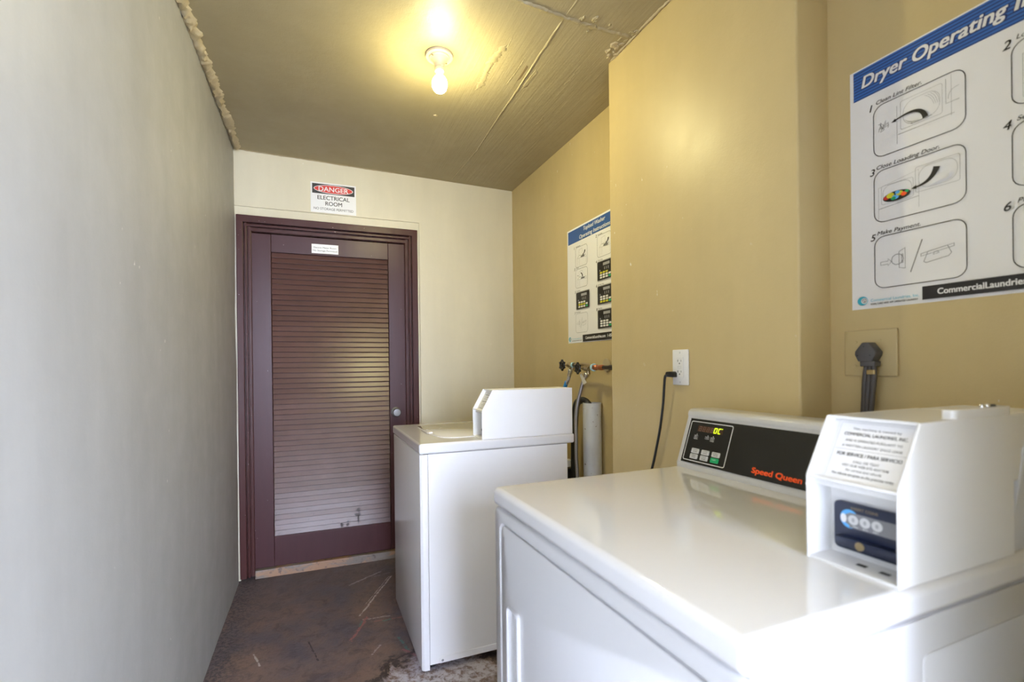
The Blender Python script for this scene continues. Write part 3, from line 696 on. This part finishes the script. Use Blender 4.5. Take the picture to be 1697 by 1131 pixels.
def washer_icon(u0, u1, v0, v1, k_):
    s.frame(u0, u1, v0, v1, .016, .0014, m_soft_ink); w, h = u1-u0, v1-v0; P = lambda a, b_: (u0+a*w, v0+b_*h)
    s.line([P(.16, .06), P(.16, .44), P(.92, .40), P(.92, .10)], .0009, m_soft_ink); s.line([P(.16, .44), P(.30, .56), P(.90, .50), P(.92, .40)], .0009, m_soft_ink)
    for a in (.28, .36): s.line([P(a, .06), P(a, .42)], .0007, m_grey_ink)
    s.line([P(.32, .56), P(.32, .84), P(.58, .88), P(.60, .56)], .0009, m_soft_ink, True); s.poly([P(.44, .44), P(.74, .43), P(.80, .50), P(.50, .52)], m_soft_ink)
    if k_ == 1: arrow_curve(s, [P(*p) for p in bez((.80, .74), (.82, .66), (.68, .56))], .010, .004, m_ink, .012)
    else: arrow_curve(s, [P(*p) for p in bez((.44, .76), (.54, .74), (.58, .62))], .004, .006, m_ink, .012); s.line([P(.14, .66), P(.28, .64)], .0014, m_soft_ink)
s.layer()
for n_, t_, u_, v_ in (('1', 'Add Detergent.', .087, .492), ('3', 'Close Lid.', .087, .381), ('5', 'Set Options.', .0915, .2625), ('7', 'Make Payment.', .087, .152), ('2', 'Load Laundry.', .295, .503), ('4', 'Choose Cycle.', .295, .379), ('6', 'Set Water Temp.', .295, .2625), ('8', 'Press Start.', .295, .149)):
    s.text(n_, u_-.014, v_-.004, .013, m_ink, bold=.01, shear=.2); s.text(t_, u_+.004, v_+.0025, .0062, m_ink, shear=.2, stretch=.8)
washer_icon(.087, .204, .390, .492, 1); washer_icon(.087, .204, .2825, .379, 3); washer_icon(.295, .412, .398, .503, 1)
keypad(.0915, .2215, .170, .260, 1); keypad(.2945, .4245, .285, .377, 0); keypad(.2945, .4245, .171, .2605, 2); keypad(.2945, .4245, .056, .147, 5)
s.frame(.087, .204, .0515, .150, .016, .0012, m_soft_ink); pay_icon(s, .087, .0515, .117, .0985, m_soft_ink)
s.rect(.154, PW-.0099, .003, .0375, m_ink); s.layer(); s.text('CommercialLaundries.com', .182, .0150, .0135, m_print_white, width=.177, bold=.03); s.text('1-855', .377, .0150, .0135, m_print_white, width=.044, bold=.03)
logo(s, .026, .0205, .0125); s.text('Commercial Laundries, Inc.', .047, .0190, .0055, m_cyan_ink, width=.10); s.text('COIN, CARD AND APP OPERATED LAUNDRY', .047, .0095, .0042, m_ink, width=.10, bold=.03)
s.build('poster_print', wp, WALLX((-.0012, 0, 0)))

# ---------------------------------------------------------------- coin box shared by both machines (in the machine's own frame)
def coin_box(parent, x0, x1, y0, y1, z0, paint, cover=None, full=True):
    """folded steel case, open recess at the front with a coin slide, sloped face with a notice above"""
    h1, h2, back = .1185, .2015, .047
    prof = [(x0, z0), (x0, z0+h1), (x0+back, z0+h2), (x1, z0+h2), (x1, z0)]
    th = .0035
    t = MB()
    for a, b_ in ((y0, y0+th), (y1-th, y1)): t.prism(prof, 'y', a, b_, .0012, 2)
    t.box(x0+back+.004, x1-.0005, y0+th-.0004, y1-th+.0004, z0+h2-.004, z0+h2-.0003)          # top
    t.box(x1-.004, x1-.0002, y0+th-.0004, y1-th+.0004, z0, z0+h2-.004)                         # back
    t.box(x0+.0012, x1-.004, y0+th-.0004, y1-th+.0004, z0+.0003, z0+.004)                       # floor of the recess
    zs = z0+h1-.012                                                                        # shelf above the slide
    t.box(x0+.001, x0+.060, y0+th-.0004, y1-th+.0004, zs+.0088, zs+.0122, .0008, 1)
    # sloped notice panel set a little behind the edges, and the plate the slide is bolted to
    d = Vector((back, 0, h2-h1)).normalized(); n = Vector((-d.z, 0, d.x)); ins = .016
    a0 = Vector((x0, 0, z0+h1))-n*ins-d*.006; a1 = Vector((x0+back, 0, z0+h2))-n*ins+d*.002
    t.prism([(a0.x, a0.z), (a1.x+d.x*.004, a1.z+d.z*.004), (a1.x+d.x*.004+.006, a1.z+d.z*.004), (a0.x+.006, a0.z)], 'y', y0+th-.0004, y1-th+.0004)
    t.box(x0+.050, x0+.053, y0+th-.0004, y1-th+.0004, z0+.004, zs-.0075)
    o = t.build('coin_box', paint, parent)
    MB().box(x0+.0535, x0+.058, y0+th, y1-th-.010, zs-.0074, zs+.0086).build('slot_gap', m_gap, o)
    # coin slide
    ya, yb, za, zb, xp = y0+.016, y1-.0125, z0+.0135, z0+.0805, x0+.050
    sd = MB(); sd.prism([(y, z) for y, z in rrect(ya, yb, za, zb, .007, 4)], 'x', xp-.008, xp, .0012, 2)
    zc = za+.35*(zb-za); sd.box(xp-.019, xp-.0078, ya+.004, yb-.008, zc-.0155, zc-.004, .002, 2)      # the tongue that is pushed in
    so = sd.build('coin_slide', m_navy, o, smooth=35); so['label'] = 'dark navy coin slide with three printed coins'
    if full:
        s = Sheet(.00015); w = yb-ya
        s.ell(.0215, .0445, .0125, .0130, m_lblue); s.rect(.021, w-.004, .0325, .0535, m_soft_ink); s.layer(); s.ell(.0225, .044, .0085, .0085, m_soft_ink); s.ell(.0135, .044, .0042, .0065, m_print_white, 10); s.layer()
        for u in (.0265, .0415, .0565): s.ell(u, .0440, .0068, .0068, m_key)
        s.layer()
        for u in (.0265, .0415, .0565): s.ell(u, .0440, .0020, .0030, m_grey_ink, 10)
        s.text('INSERT COINS', .024, .0585, .0038, m_oldbrass, width=.034); s.text('25c    25c    25c', .0262, .0342, .0022, m_print_white, width=.032)
        s.build('slide_print', o, WALLX((xp-.008, yb, za)))
        MB().lathe([(.0058, 0), (.0058, -.0015), (.0045, -.002), (0, -.002)], (xp-.019, (ya+yb)/2+.003, zc-.0100), 'x', 20).build('lock', m_oldbrass, o, smooth=40)
        for yy in (.030, .058): MB().box(x0+.022, x0+.030, y0+yy-.006, y0+yy+.006, z0+.0035, z0+.0044, .0003, 1).build('drain_slot', m_gap, o)
    # notice
    s = Sheet(.00015); wv = y1-y0-2*th; w = wv-.012
    m_ = m_ink; L = (a1-a0).length
    s.rect(0, w, .012, L-.002, m_paper); s.layer()
    s.line([(.002, .014), (w-.002, .014), (w-.002, L-.004), (.002, L-.004)], .0006, m_grey_ink, True)
    c = w/2
    for txt, k_, sz, wd_, bo in (('This machine is owned by', .86, .0034, .060, 0), ('COMMERCIAL LAUNDRIES, INC.', .775, .0044, .078, .02), ('AND IS OPERATED PURSUANT TO', .685, .0034, .070, .0), ('A WRITTEN LAUNDRY SPACE LEASE', .605, .0034, .074, .0), ('FOR SERVICE / PARA SERVICIO', .475, .0048, .080, .02), ('CALL OR TEXT', .385, .0034, .032, 0), ('VISIT OUR WEB SITE ANYTIME', .325, .0034, .058, 0), ('for service and refunds', .262, .0034, .044, 0), ('No refunds are given on the premises today', .195, .0034, .076, .01)):
        s.text(txt, c, L*k_, sz, m_, width=min(wd_, w-.008), align='C', bold=bo)
    s.line([(.004, L*.565), (w-.004, L*.565)], .0004, m_grey_ink)
    s.build('notice', o, basis((0, -1, 0), d, Vector((a0.x, y1-th-.010, a0.z))+n*.0004))
    if cover:
        cx0, cx1 = cover; t = MB(); t.prism(rrect(cx0, cx1, y0+.0010, y0+.018, .006, 4), 'z', z0+h2-.002, z0+h2+.0120, .003, 2)
        t.build('box_lid', paint, o, smooth=35)
        for xx in (.088, .102): MB().lathe([(.0035, 0), (.0035, .003), (.002, .005), (0, .0055)], (cx0+xx, y0+.010, z0+h2+.0115), 'z', 14).build('screw', m_chrome, o, smooth=40)
        MB().box(cx0+.108, cx0+.122, y0+.008, y0+.013, z0+h2+.0113, z0+h2+.0150, .001, 1).build('latch', m_gap, o)
    return o

# ---------------------------------------------------------------- washing machine
WY = R(.46337)
wm = thing('washing_machine', 'white top-loading washing machine in the corner beside the louvred door', 'washer', (.78809, -1.19088, 0), WY)
wz, ww, wd_ = .89717, .6526, .692
# front panel wraps round both front corners; side seams just behind it
MB().prism([(.012, .0015), (.0015, .012), (.0015, ww-.012), (.012, ww-.0015), (.0320, ww-.0015), (.0320, ww-.006), (.020, ww-.006), (.020, .006), (.0320, .006), (.0320, .0015)], 'z', .007, .8535, .0016, 2).build('front_panel', m_white, wm, smooth=50)
t = MB(); t.box(.0332, .655, .0022, ww-.0022, .026, .8535, .0015, 2); t.build('cabinet', m_white, wm)
MB().box(.033, .6545, .004, ww-.004, .8525, .8555).build('seam', m_seam, wm)
MB().prism([(.0705, .026), (.0705, .044), (.0735, .049), (.080, .0515), (.64, .0515), (.64, .026)], 'y', .0009, .004, .0006, 1).build('kick_strip', m_white, wm)
MB().lathe([(.0050, .001), (.0050, -.0006), (.003, -.0012), (0, -.0012)], (.083, .0010, .036), 'y', 18).build('screw', m_seam, wm)
t = MB(); t.box(-.0015, .690, -.0025, ww+.0025, .8557, wz, .009, 5); t.build('top_panel', m_top, wm, smooth=40, wn=True)
lidp = [(.096, .257), (.110, .165), (.1245, .123), (.155, .1035), (.1865, .0955), (.43, .0955), (.47, .115), (.47, .545), (.43, .560), (.165, .560), (.105, .535), (.096, .50)]
lid = MB().prism(lidp, 'z', wz-.002, wz+.0038, .0022, 2).build('lid', m_top, wm, smooth=40)
MB().prism([(.088, .262), (.098, .247), (.112, .25), (.120, .30), (.120, .40), (.112, .418), (.094, .412), (.086, .38)], 'z', wz+.001, wz+.0095, .003, 3).build('lid_handle', m_top, lid, smooth=40)
s = Sheet(); s.line([(0, .004), (.030, .004)], .002, m_seam); s.line([(.004, -.002), (.020, -.002)], .0012, m_seam); s.build('lid_badge', lid, basis((0, -1, 0), (1, 0, 0), (.298, .345, wz+.0038)))
con = MB(); con.prism([(.50, wz-.001), (.50, wz+.012), (.535, wz+.085), (.545, wz+.092), (.655, wz+.092), (.655, wz-.001)], 'y', .128, ww-.012, .004, 2).build('console', m_white, wm, smooth=40)
coin_box(wm, .2585, .6805, .0000, .1200, wz, m_wbox, full=False)
for x, y in ((.05, .05), (.05, ww-.05), (.60, .05), (.60, ww-.05)): MB().lathe([(.020, 0), (.021, .006), (.012, .010), (.008, .03), (0, .03)], (x, y, 0), 'z', 20).build('foot', m_rubber, wm, smooth=40)

# ---------------------------------------------------------------- dryer
DY = R(1.56647)
dr = thing('clothes_dryer', 'white front-loading coin dryer with black control panel in the foreground', 'dryer', (.81532, -2.68297, 0), DY)
dz, dw, dd = .92118, .6828, .690
t = MB(); t.box(-.0015, dd, -.0015, dw+.0015, .8795, dz, .013, 6)
t.build('top_panel', m_dtop, dr, smooth=40, wn=True)
t = MB(); t.box(.020, .676, .004, dw-.004, .05, .8770, .003, 2); t.build('cabinet', m_dwhite, dr, smooth=40)
MB().box(.012, .672, .006, dw-.006, .8760, .8805).build('seam', m_seam, dr)
# front panel with a soft pressed edge; the door stands in its own groove
DYa, DYb, DZa, DZb = .040, .6475, .245, .8470
fp = MB(); outer = rrect(.0015, dw-.0015, .10, .8765, .010, 5); inner = rrect(DYa-.004, DYb+.004, DZa-.004, DZb+.004, .024, 5)
b = fp.b
def ring(pts, x): return [b.verts.new((x, p[0], p[1])) for p in pts]
r0, r1, r2, r3, r4 = ring(outer, .022), ring(outer, .007), ring([(p[0]+(.5*dw-p[0])*.012, p[1]+(.488-p[1])*.012) for p in outer], .0022), ring(inner, .0022), ring(rrect(DYa, DYb, DZa, DZb, .020, 5), .0095)
for A, B_ in ((r0, r1), (r1, r2), (r2, r3), (r3, r4)):
    for i in range(len(A)): b.faces.new((A[i], A[(i+1) % len(A)], B_[(i+1) % len(B_)], B_[i]))
b.faces.new(r4)
bmesh.ops.recalc_face_normals(b, faces=b.faces)
fp.build('front_panel', m_dwhite, dr, smooth=50)
# door slab with a real pocket for the pull
do = MB(); b = do.b
HY0, HY1, HZ0, HZ1 = .5470, .5990, .505, .684
def fr(pts, x): return [b.verts.new((x, p[0], p[1])) for p in pts]
o0 = fr(rrect(DYa+.003, DYb-.003, DZa+.003, DZb-.003, .018, 5), .0094); o1 = fr(rrect(DYa+.003, DYb-.003, DZa+.003, DZb-.003, .018, 5), .0040); o2 = fr(rrect(DYa+.0065, DYb-.0065, DZa+.0065, DZb-.0065, .016, 5), .0018)
i0 = fr(rrect(HY0, HY1, HZ0, HZ1, .009, 5), .0018); i1 = fr(rrect(HY0+.002, HY1-.002, HZ0+.002, HZ1-.002, .008, 5), .030)
for A, B_ in ((o0, o1), (o1, o2), (o2, i0), (i0, i1)):
    for i in range(len(A)): b.faces.new((A[i], A[(i+1) % len(A)], B_[(i+1) % len(B_)], B_[i]))
b.faces.new(i1); bmesh.ops.recalc_face_normals(b, faces=b.faces)
dro = do.build('door', m_dwhite, dr, smooth=50)
hp = MB(); b = hp.b
ra = fr(rrect(HY0-.001, HY1+.001, HZ0-.001, HZ1+.001, .010, 5), .0020); rb = fr(rrect(HY0-.003, HY1+.003, HZ0-.003, HZ1+.003, .012, 5), -.0060); rc = fr(rrect(HY0+.0025, HY1-.0025, HZ0+.0025, HZ1-.0025, .009, 5), -.0060); rd = fr(rrect(HY0+.006, HY1-.006, HZ0+.004, HZ1-.004, .008, 5), .018)
for A, B_ in ((ra, rb), (rb, rc), (rc, rd)):
    for i in range(len(A)): b.faces.new((A[i], A[(i+1) % len(A)], B_[(i+1) % len(B_)], B_[i]))
bmesh.ops.recalc_face_normals(b, faces=b.faces); bmesh.ops.bevel(b, geom=[e for e in b.edges if abs(e.verts[0].co.x+.006) < 1e-5 and abs(e.verts[1].co.x+.006) < 1e-5], offset=.0018, segments=2, affect='EDGES')
hp.build('door_pull', m_dwhite, dro, smooth=50)
# pressed panel on the near side
MB().prism(rrect(.308, .660, .12, .832, .012, 4), 'y', .0025, .006, .0012, 2).build('side_embossing', m_dwhite, dr, smooth=40)
# control console
cp = [(.5376, dz-.001), (.5376, .9340), (.5392, .9368), (.5803, 1.0545), (.5790, 1.0600), (.5815, 1.0690), (.5880, 1.0745), (.600, 1.0765), (.672, 1.074), (.686, 1.060), (.688, dz-.001)]
co = MB().prism(cp, 'y', .010, .676, .0025, 2).build('console', m_dwhite, dr, smooth=45)
fo = Vector((.5378, .675, .9348)); fs = Vector((.0424, 0, .12)).normalized(); fnrm = Vector((-.12, 0, .0424)).normalized()
FB = lambda lift: basis((0, -1, 0), fs, fo+fnrm*lift)
U = lambda y: .675-y
t = MB(); t.prism([(U(.6607), .0030), (U(.020), .0030), (U(.020), .1225), (U(.6607), .1225)], 'z', 0, .0016); t.b.transform(FB(.0002)); t.build('control_panel', m_panel, co)
s = Sheet(.00012)
s.line(rrect(U(.6550), U(.5205), .0098, .1148, .004, 4), .0017, m_print_white, True)
s.build('panel_border', co, FB(.0018)); s = Sheet(.00012)
s.rect(U(.6290), U(.5470), .0895, .1050, m_display); s.layer()
for i in range(4):   # unlit digits
    u = U(.6265)+i*.0128; s.line([(u+.003, .0972), (u+.002, .0915), (u+.0085, .0915), (u+.0095, .0972), (u+.003, .0972), (u+.004, .1028), (u+.0105, .1028), (u+.0095, .0972)], .0011, m_ghost)
def seg_digit(u, v, w, h, segs):
    P = {'a': [(0, 1), (1, 1)], 'b': [(1, 1), (1, .5)], 'c': [(1, .5), (1, 0)], 'd': [(0, 0), (1, 0)], 'e': [(0, .5), (0, 0)], 'f': [(0, 1), (0, .5)], 'g': [(0, .5), (1, .5)]}
    for c in segs: s.line([(u+a*w+.14*b_*h, v+b_*h) for a, b_ in P[c]], .0022, m_led)
seg_digit(U(.5750), .0910, .0072, .0125, 'abcdef'); seg_digit(U(.5620), .0910, .0072, .0125, 'adef'); s.ell(U(.5505), .1035, .0012, .0012, m_led, 8)
do_ = s.build('display', co, FB(.0018)); do_['label'] = 'small brown display with lit green digits'; s = Sheet(.00012)
for y, ls in ((.6275, ('HEAVY', 'DUTY', 'HIGH')), (.5905, ('MED', 'LOW')), (.5734, ('DOOR', 'START', 'TIME'))):
    s = Sheet(.00012); s.ell(U(y)+.0005, .0810, .0010, .0013, m_print_white, 8)
    for i, tx in enumerate(ls): s.text(tx, U(y)-.001, .0760-.0042*i, .0026, m_print_white, width=.0125, align='C', bold=.02)
    s.build('indicator', co, FB(.0018))
s = Sheet(.00012)
s.text('Speed Queen', U(.4435), .0148, .0125, m_orange, width=.1185, bold=.05, shear=.0)
s.text('COMMERCIAL', U(.3175), .0148, .0090, m_key, width=.110, bold=.01)
s.build('lettering', co, FB(.0018))
KEYS = ((.6190, .0362, 'HIGH'), (.5855, .0362, 'LOW'), (.5515, .0362, 'DELI'), (.6197, .0214, 'MED'), (.5857, .0214, 'NO'), (.5518, .0214, ''))
for y, t_, tx in KEYS:
    g = tx == ''
    k_ = MB(); k_.prism(rrect(U(y)-.0128, U(y)+.0128, t_-.0058, t_+.0068, .002, 3), 'z', .0016, .0030, .0005, 1); k_.b.transform(FB(.0002)); ko = k_.build('button', m_green_key if g else m_key, co)
    if g: ko['label'] = 'green start button'
s = Sheet()
for y, t_, tx in KEYS:
    if tx:
        for i in range(2): s.text((tx, 'TEMP')[i], U(y), t_+.0015-.0050*i, .0032, m_ink, width=.0145, align='C', bold=.01)
    else: s.text('START', U(y), t_+.0005, .0026, m_print_white, width=.012, align='C')
s.build('button_print', co, FB(.0033))
coin_box(dr, .2620, .5360, .0040, .1208, dz, m_dbox, cover=(.388, .534))
MB().box(.53, .66, .012, .118, dz+.10, dz+.2015, .004, 2).build('meter_case', m_dbox, dr)
for x, y in ((.06, .06), (.06, dw-.06), (.60, .06), (.60, dw-.06)): MB().lathe([(.020, 0), (.021, .006), (.012, .010), (.009, .06), (0, .06)], (x, y, 0), 'z', 20).build('foot', m_rubber, dr, smooth=40)

# ---------------------------------------------------------------- white outlet and its cord
wo = thing('wall_outlet', 'white wall outlet with a black plug on the pier', 'outlet', (XC, -1.8140, 1.1880))
MB().box(-.0055, 0, -.0353, .0353, -.0570, .0570, .0025, 3).build('cover_plate', m_outlet, wo, smooth=40)
MB().box(-.0078, -.005, -.0167, .0167, -.0335, .0335, .0010, 2).build('receptacle', m_outlet, wo)
s = Sheet(); 
for v0 in (.021, -.0135):
    s.rect(-.0085, -.0065, v0-.004, v0+.004, m_ink); s.rect(-.0105, -.0065, v0-.0005, v0+.001, m_ink); s.rect(.0060, .0078, v0-.003, v0+.003, m_ink); s.ell(0, v0-.0085, .0023, .0026, m_ink, 12)
s.frame(-.0075, .0075, -.0025, .0035, .001, .0005, m_grey_ink); s.build('slots', wo, WALLX((-.0078, 0, 0)))
for z in (-.0475, .0475): MB().lathe([(.0030, 0), (.0028, -.0008), (0, -.001)], (-.0055, 0, z), 'x', 14).build('screw', m_key, wo)
pc = thing('power_lead', 'black power cord hanging from the white outlet behind the dryer', 'cable', (XC, -1.79, 1.165))
t = MB(); t.prism([(-.014, -.009), (-.014, .005), (-.008, .010), (.014, .009), (.018, .004), (.018, -.004), (.014, -.008)], 'x', -.030, -.0083, .002, 2)
t.build('plug', m_black, pc, smooth=40)
MB().tube([(-.019, .016, -.001), (-.020, .024, -.003), (-.021, .030, -.012), (-.020, .036, -.05), (-.018, .044, -.10), (-.016, .062, -.18), (-.014, .084, -.25), (-.012, .105, -.31), (-.011, .130, -.37), (-.011, .16, -.44), (-.011, .17, -.60)], lambda q: (.0030, .0050) if q > .05 else (.0045, .0045), 10, flat=(-1, 0, 0)).build('cable', m_black, pc, smooth=60)

# ---------------------------------------------------------------- painted-over range outlet, grey plug and heavy cord
ro = thing('range_outlet', 'square painted wall plate with a round socket under the dryer poster', 'outlet', (XR, -2.3118, 1.2202))
MB().box(-.0060, 0, -.0572, .0572, -.0540, .0540, .003, 3).build('cover_plate', m_plate_paint, ro, smooth=40)
MB().lathe([(.0265, -.004), (.0265, -.0075), (.0240, -.0085), (0, -.0085)], (0, .003, .001), 'x', 36).build('socket', m_plate_paint, ro, smooth=40)
for y, z in ((.030, .026), (-.022, .028), (-.024, -.028), (.032, -.030)): MB().lathe([(.0032, 0), (.003, -.001), (0, -.0013)], (-.0060, y, z), 'x', 12).build('screw', m_plate_paint, ro)
gp = thing('power_lead', 'grey angular plug and thick cord in the painted wall plate', 'cable', (XR, -2.3190, 1.2180))
oc = [(.0055, .0256), (-.0080, .0258), (-.0240, .0040), (-.0222, -.0045), (-.0145, -.0178), (.0140, -.0178), (.0215, -.0020), (.0205, .0060)]
MB().prism(oc, 'x', -.036, -.0088, .002, 2).build('plug', m_plug, gp, smooth=40)
MB().box(-.0350, -.0110, -.0205, .0110, -.0288, -.0170, .002, 2).build('plug_collar', m_plug, gp)
for y, z in ((.0012, .0165), (.0148, -.004), (-.0118, -.004)): MB().lathe([(.0014, 0), (.0014, -.0006), (0, -.0006)], (-.0357, y, z), 'x', 10).build('plug_rivet', m_gap, gp)
for i, y in enumerate((.0085, .0005, -.0090)):
    MB().tube([(-.022, y*.8-.004, -.027), (-.022, y-.003, -.045), (-.0215, y, -.075), (-.020, y*.9+.004, -.12), (-.019, y*.7+.010, -.17), (-.018, y*.7+.012, -.24), (-.018, y*.7+.012, -.42)], .0062, 12).build('cord_strand', m_cable, gp, smooth=60)
MB().box(-.0290, -.0120, -.0165, .0010, -.0475, -.0365, .002, 2).build('clamp', m_brass, gp)

# ---------------------------------------------------------------- water supply behind the washer
wsup = thing('water_supply', 'brass and copper water pipe with two black handwheels above the washer', 'pipe', (1.612, -1.20, 1.186))
Z = lambda v: v-1.186
def X_(v): return v-1.612
def Y_(v): return v+1.20
p_ = MB(); p_.lathe([(.0085, Y_(-1.423)), (.0085, Y_(-1.215)), (0, Y_(-1.215))], (0, 0, 0), 'y', 18); p_.lathe([(.0115, Y_(-1.300)), (.0115, Y_(-1.262)), (0, Y_(-1.262))], (0, 0, 0), 'y', 6)
p_.lathe([(.019, Y_(-1.4228)), (.017, Y_(-1.415)), (.010, Y_(-1.410)), (0, Y_(-1.410))], (0, 0, 0), 'y', 20); p_.build('iron_pipe', m_iron, wsup, smooth=30)
p_ = MB(); p_.lathe([(.0105, Y_(-1.215)), (.0125, Y_(-1.208)), (.0125, Y_(-1.185)), (.0100, Y_(-1.180)), (.0100, Y_(-1.165)), (.0130, Y_(-1.160)), (.0130, Y_(-1.140)), (0, Y_(-1.140))], (0, 0, 0), 'y', 20); p_.build('copper_coupling', m_copper, wsup, smooth=30)
MB().tube([(0, Y_(-1.14), .002), (.006, Y_(-1.06), .012), (.004, Y_(-1.0), .013), (0, Y_(-.93), .012)], .0085, 12).build('branch_pipe', m_oldbrass, wsup, smooth=60)
MB().lathe([(.032, .072), (.030, .066), (.012, .062), (0, .062)], (0, Y_(-1.135), .010), 'x', 24).build('wall_flange', m_plaster, wsup, smooth=40)
for y, z, big in ((-.9335, 1.198, 0), (-1.084, 1.183, 1)):
    v_ = MB(); cyy, czz = Y_(y), Z(z)
    v_.lathe([(.011, -.022), (.0135, -.018), (.0135, .012), (.010, .018), (0, .018)], (0, cyy, czz), 'x', 20)
    v_.lathe([(.012, -.022), (.012, .020), (0, .020)], (0, cyy, czz), 'y', 18)
    v_.lathe([(.005, -.060), (.005, -.030), (.009, -.028), (.009, -.020), (0, -.020)], (0, cyy, czz), 'x', 12)
    v_.lathe([(.0095, -.030), (.0095, -.005), (0, -.005)], (0, cyy-.002, czz), 'z', 16)
    vo = v_.build('valve', m_oldbrass, wsup, smooth=40)
    wv_ = MB(); wv_.torus((-.055, cyy, czz), 'x', .0205, .0042, 24, 8); wv_.lathe([(.0065, -.060), (.0065, -.050), (0, -.050)], (0, cyy, czz), 'x', 14)
    for a in range(6): wv_.tube([(-.055, cyy+.004*math.cos(a*1.047), czz+.004*math.sin(a*1.047)), (-.055, cyy+.020*math.cos(a*1.047), czz+.020*math.sin(a*1.047))], .0032, 8, smooth=1)
    for a in range(6): wv_.lathe([(.0052, -.0042), (.0052, .0042), (0, .0042)], (-.055, cyy+.0235*math.cos(a*1.047+.52), czz+.0235*math.sin(a*1.047+.52)), 'x', 10)
    wv_.build('handwheel', m_wheel, vo, smooth=40)
    if big: MB().lathe([(.0175, -.005), (.0185, 0), (.0175, .005), (0, .005)], (0, Y_(-1.1345), Z(1.186)), 'y', 24).build('tape', m_cyan_t, vo)
    else: MB().lathe([(.0128, -.010), (.0128, .004), (0, .004)], (-.004, cyy-.012, czz), 'y', 24).build('tape', m_cyan_t, vo)
def hose(name, label, pts, nut_m, sleeve=None):
    h = thing(name, label, 'hose', pts[0]); o = Vector(pts[0]); L = [Vector(p)-o for p in pts]
    MB().tube(L, .0088, 14).build('braided_hose', m_braid, h, smooth=60)
    d = (L[1]-L[0]).normalized(); rot = Vector((0, 0, -1)).rotation_difference(d).to_matrix()
    n = MB(); n.lathe([(.0125, .003), (.0140, .001), (.0140, -.012), (.0115, -.014), (.0115, -.019), (.0105, -.034), (0, -.034)], (0, 0, 0), 'z', 12); bmesh.ops.rotate(n.b, verts=n.b.verts, cent=(0, 0, 0), matrix=rot)
    n.build('hose_nut', nut_m, h, smooth=30)
    if sleeve:
        a, b_ = sleeve; MB().tube([L[0].lerp(L[1], 0)*0+L[0]+(L[2]-L[0])*q_ for q_ in (a, b_)], .0102, 14, smooth=1).build('sleeve', m_blue_t, h, smooth=60)
    return h
hose('supply_hose', 'short braided hose with a blue sleeve hanging from the left handwheel valve', [(1.604, -.9385, 1.1745), (1.599, -.9168, 1.1238), (1.594, -.8843, 1.0769), (1.575, -.865, .99), (1.56, -.86, .92)], m_chrome, (.62, 1.0))
h2 = hose('supply_hose', 'long braided steel hose running down past the black drain hose', [(1.606, -1.0865, 1.1560), (1.597, -1.0659, 1.1202), (1.590, -1.0423, 1.0575), (1.586, -1.0241, 1.0012), (1.584, -1.0145, .9304), (1.584, -1.0149, .8458), (1.583, -1.0167, .7618), (1.583, -1.0241, .6734), (1.583, -1.04, .50), (1.583, -1.045, .30)], m_chrome)
tg = thing('paper_tag', 'small white paper tag tied to the long braided hose', 'tag', (1.57, -1.0900, 1.150))
t = MB(); b = t.b; vs4 = [b.verts.new(p) for p in ((0, .010, .002), (-.004, -.012, .010), (-.010, -.068, -.032), (-.012, -.042, -.043))]; b.faces.new(vs4)
bmesh.ops.solidify(b, geom=b.faces[:], thickness=.0008); t.build('tag_paper', m_paper, tg)
MB().tube([(.002, -.002, .004), (.020, .006, .008), (.034, .006, -.002)], .0009, 6).build('tie', m_key, tg)
t = MB(); t.tube([(1.625, -.9237, .06), (1.625, -.9237, .6671), (1.625, -.9279, .8501), (1.625, -.9400, .9700), (1.626, -.9615, 1.0120), (1.628, -1.0024, 1.0250), (1.630, -1.0415, 1.0160), (1.631, -1.0600, .9900), (1.631, -1.0657, .90)], .0175, 16)
o = tag(t.build('drain_hose', m_rubber, smooth=60), 'black rubber drain hose arching into the white standpipe', 'hose')
t = MB(); t.lathe([(.0440, .0), (.0440, 1.0175), (.0400, 1.0175), (.0400, .70), (0, .70)], (1.641, -1.0700, 0), 'z', 40)
tag(t.build('standpipe', m_pvc, smooth=40), 'worn white standpipe beside the washer receiving the black hose', 'pipe')
wc = thing('washer_cable', 'black cable with a white tie hanging behind the washing machine', 'cable', (1.55, -.95, 0))
MB().tube([(.045, .11, .84), (.045, .090, .79), (.045, .070, .73), (.045, .062, .66), (.045, .065, .50), (.04, .065, .10)], .007, 10).build('cable', m_black, wc, smooth=60)
MB().tube([(.035, .095, .85), (.033, .070, .78), (.031, .056, .71), (.030, .052, .62), (.030, .055, .30)], .004, 8).build('cable', m_plug, wc, smooth=60)
MB().box(.050, .080, .050, .090, .680, .715, .004, 2).build('cable_tie', m_outlet, wc)
MB().box(.045, .085, .050, .095, .50, .672, .004, 2).build('connector_block', m_black, wc)
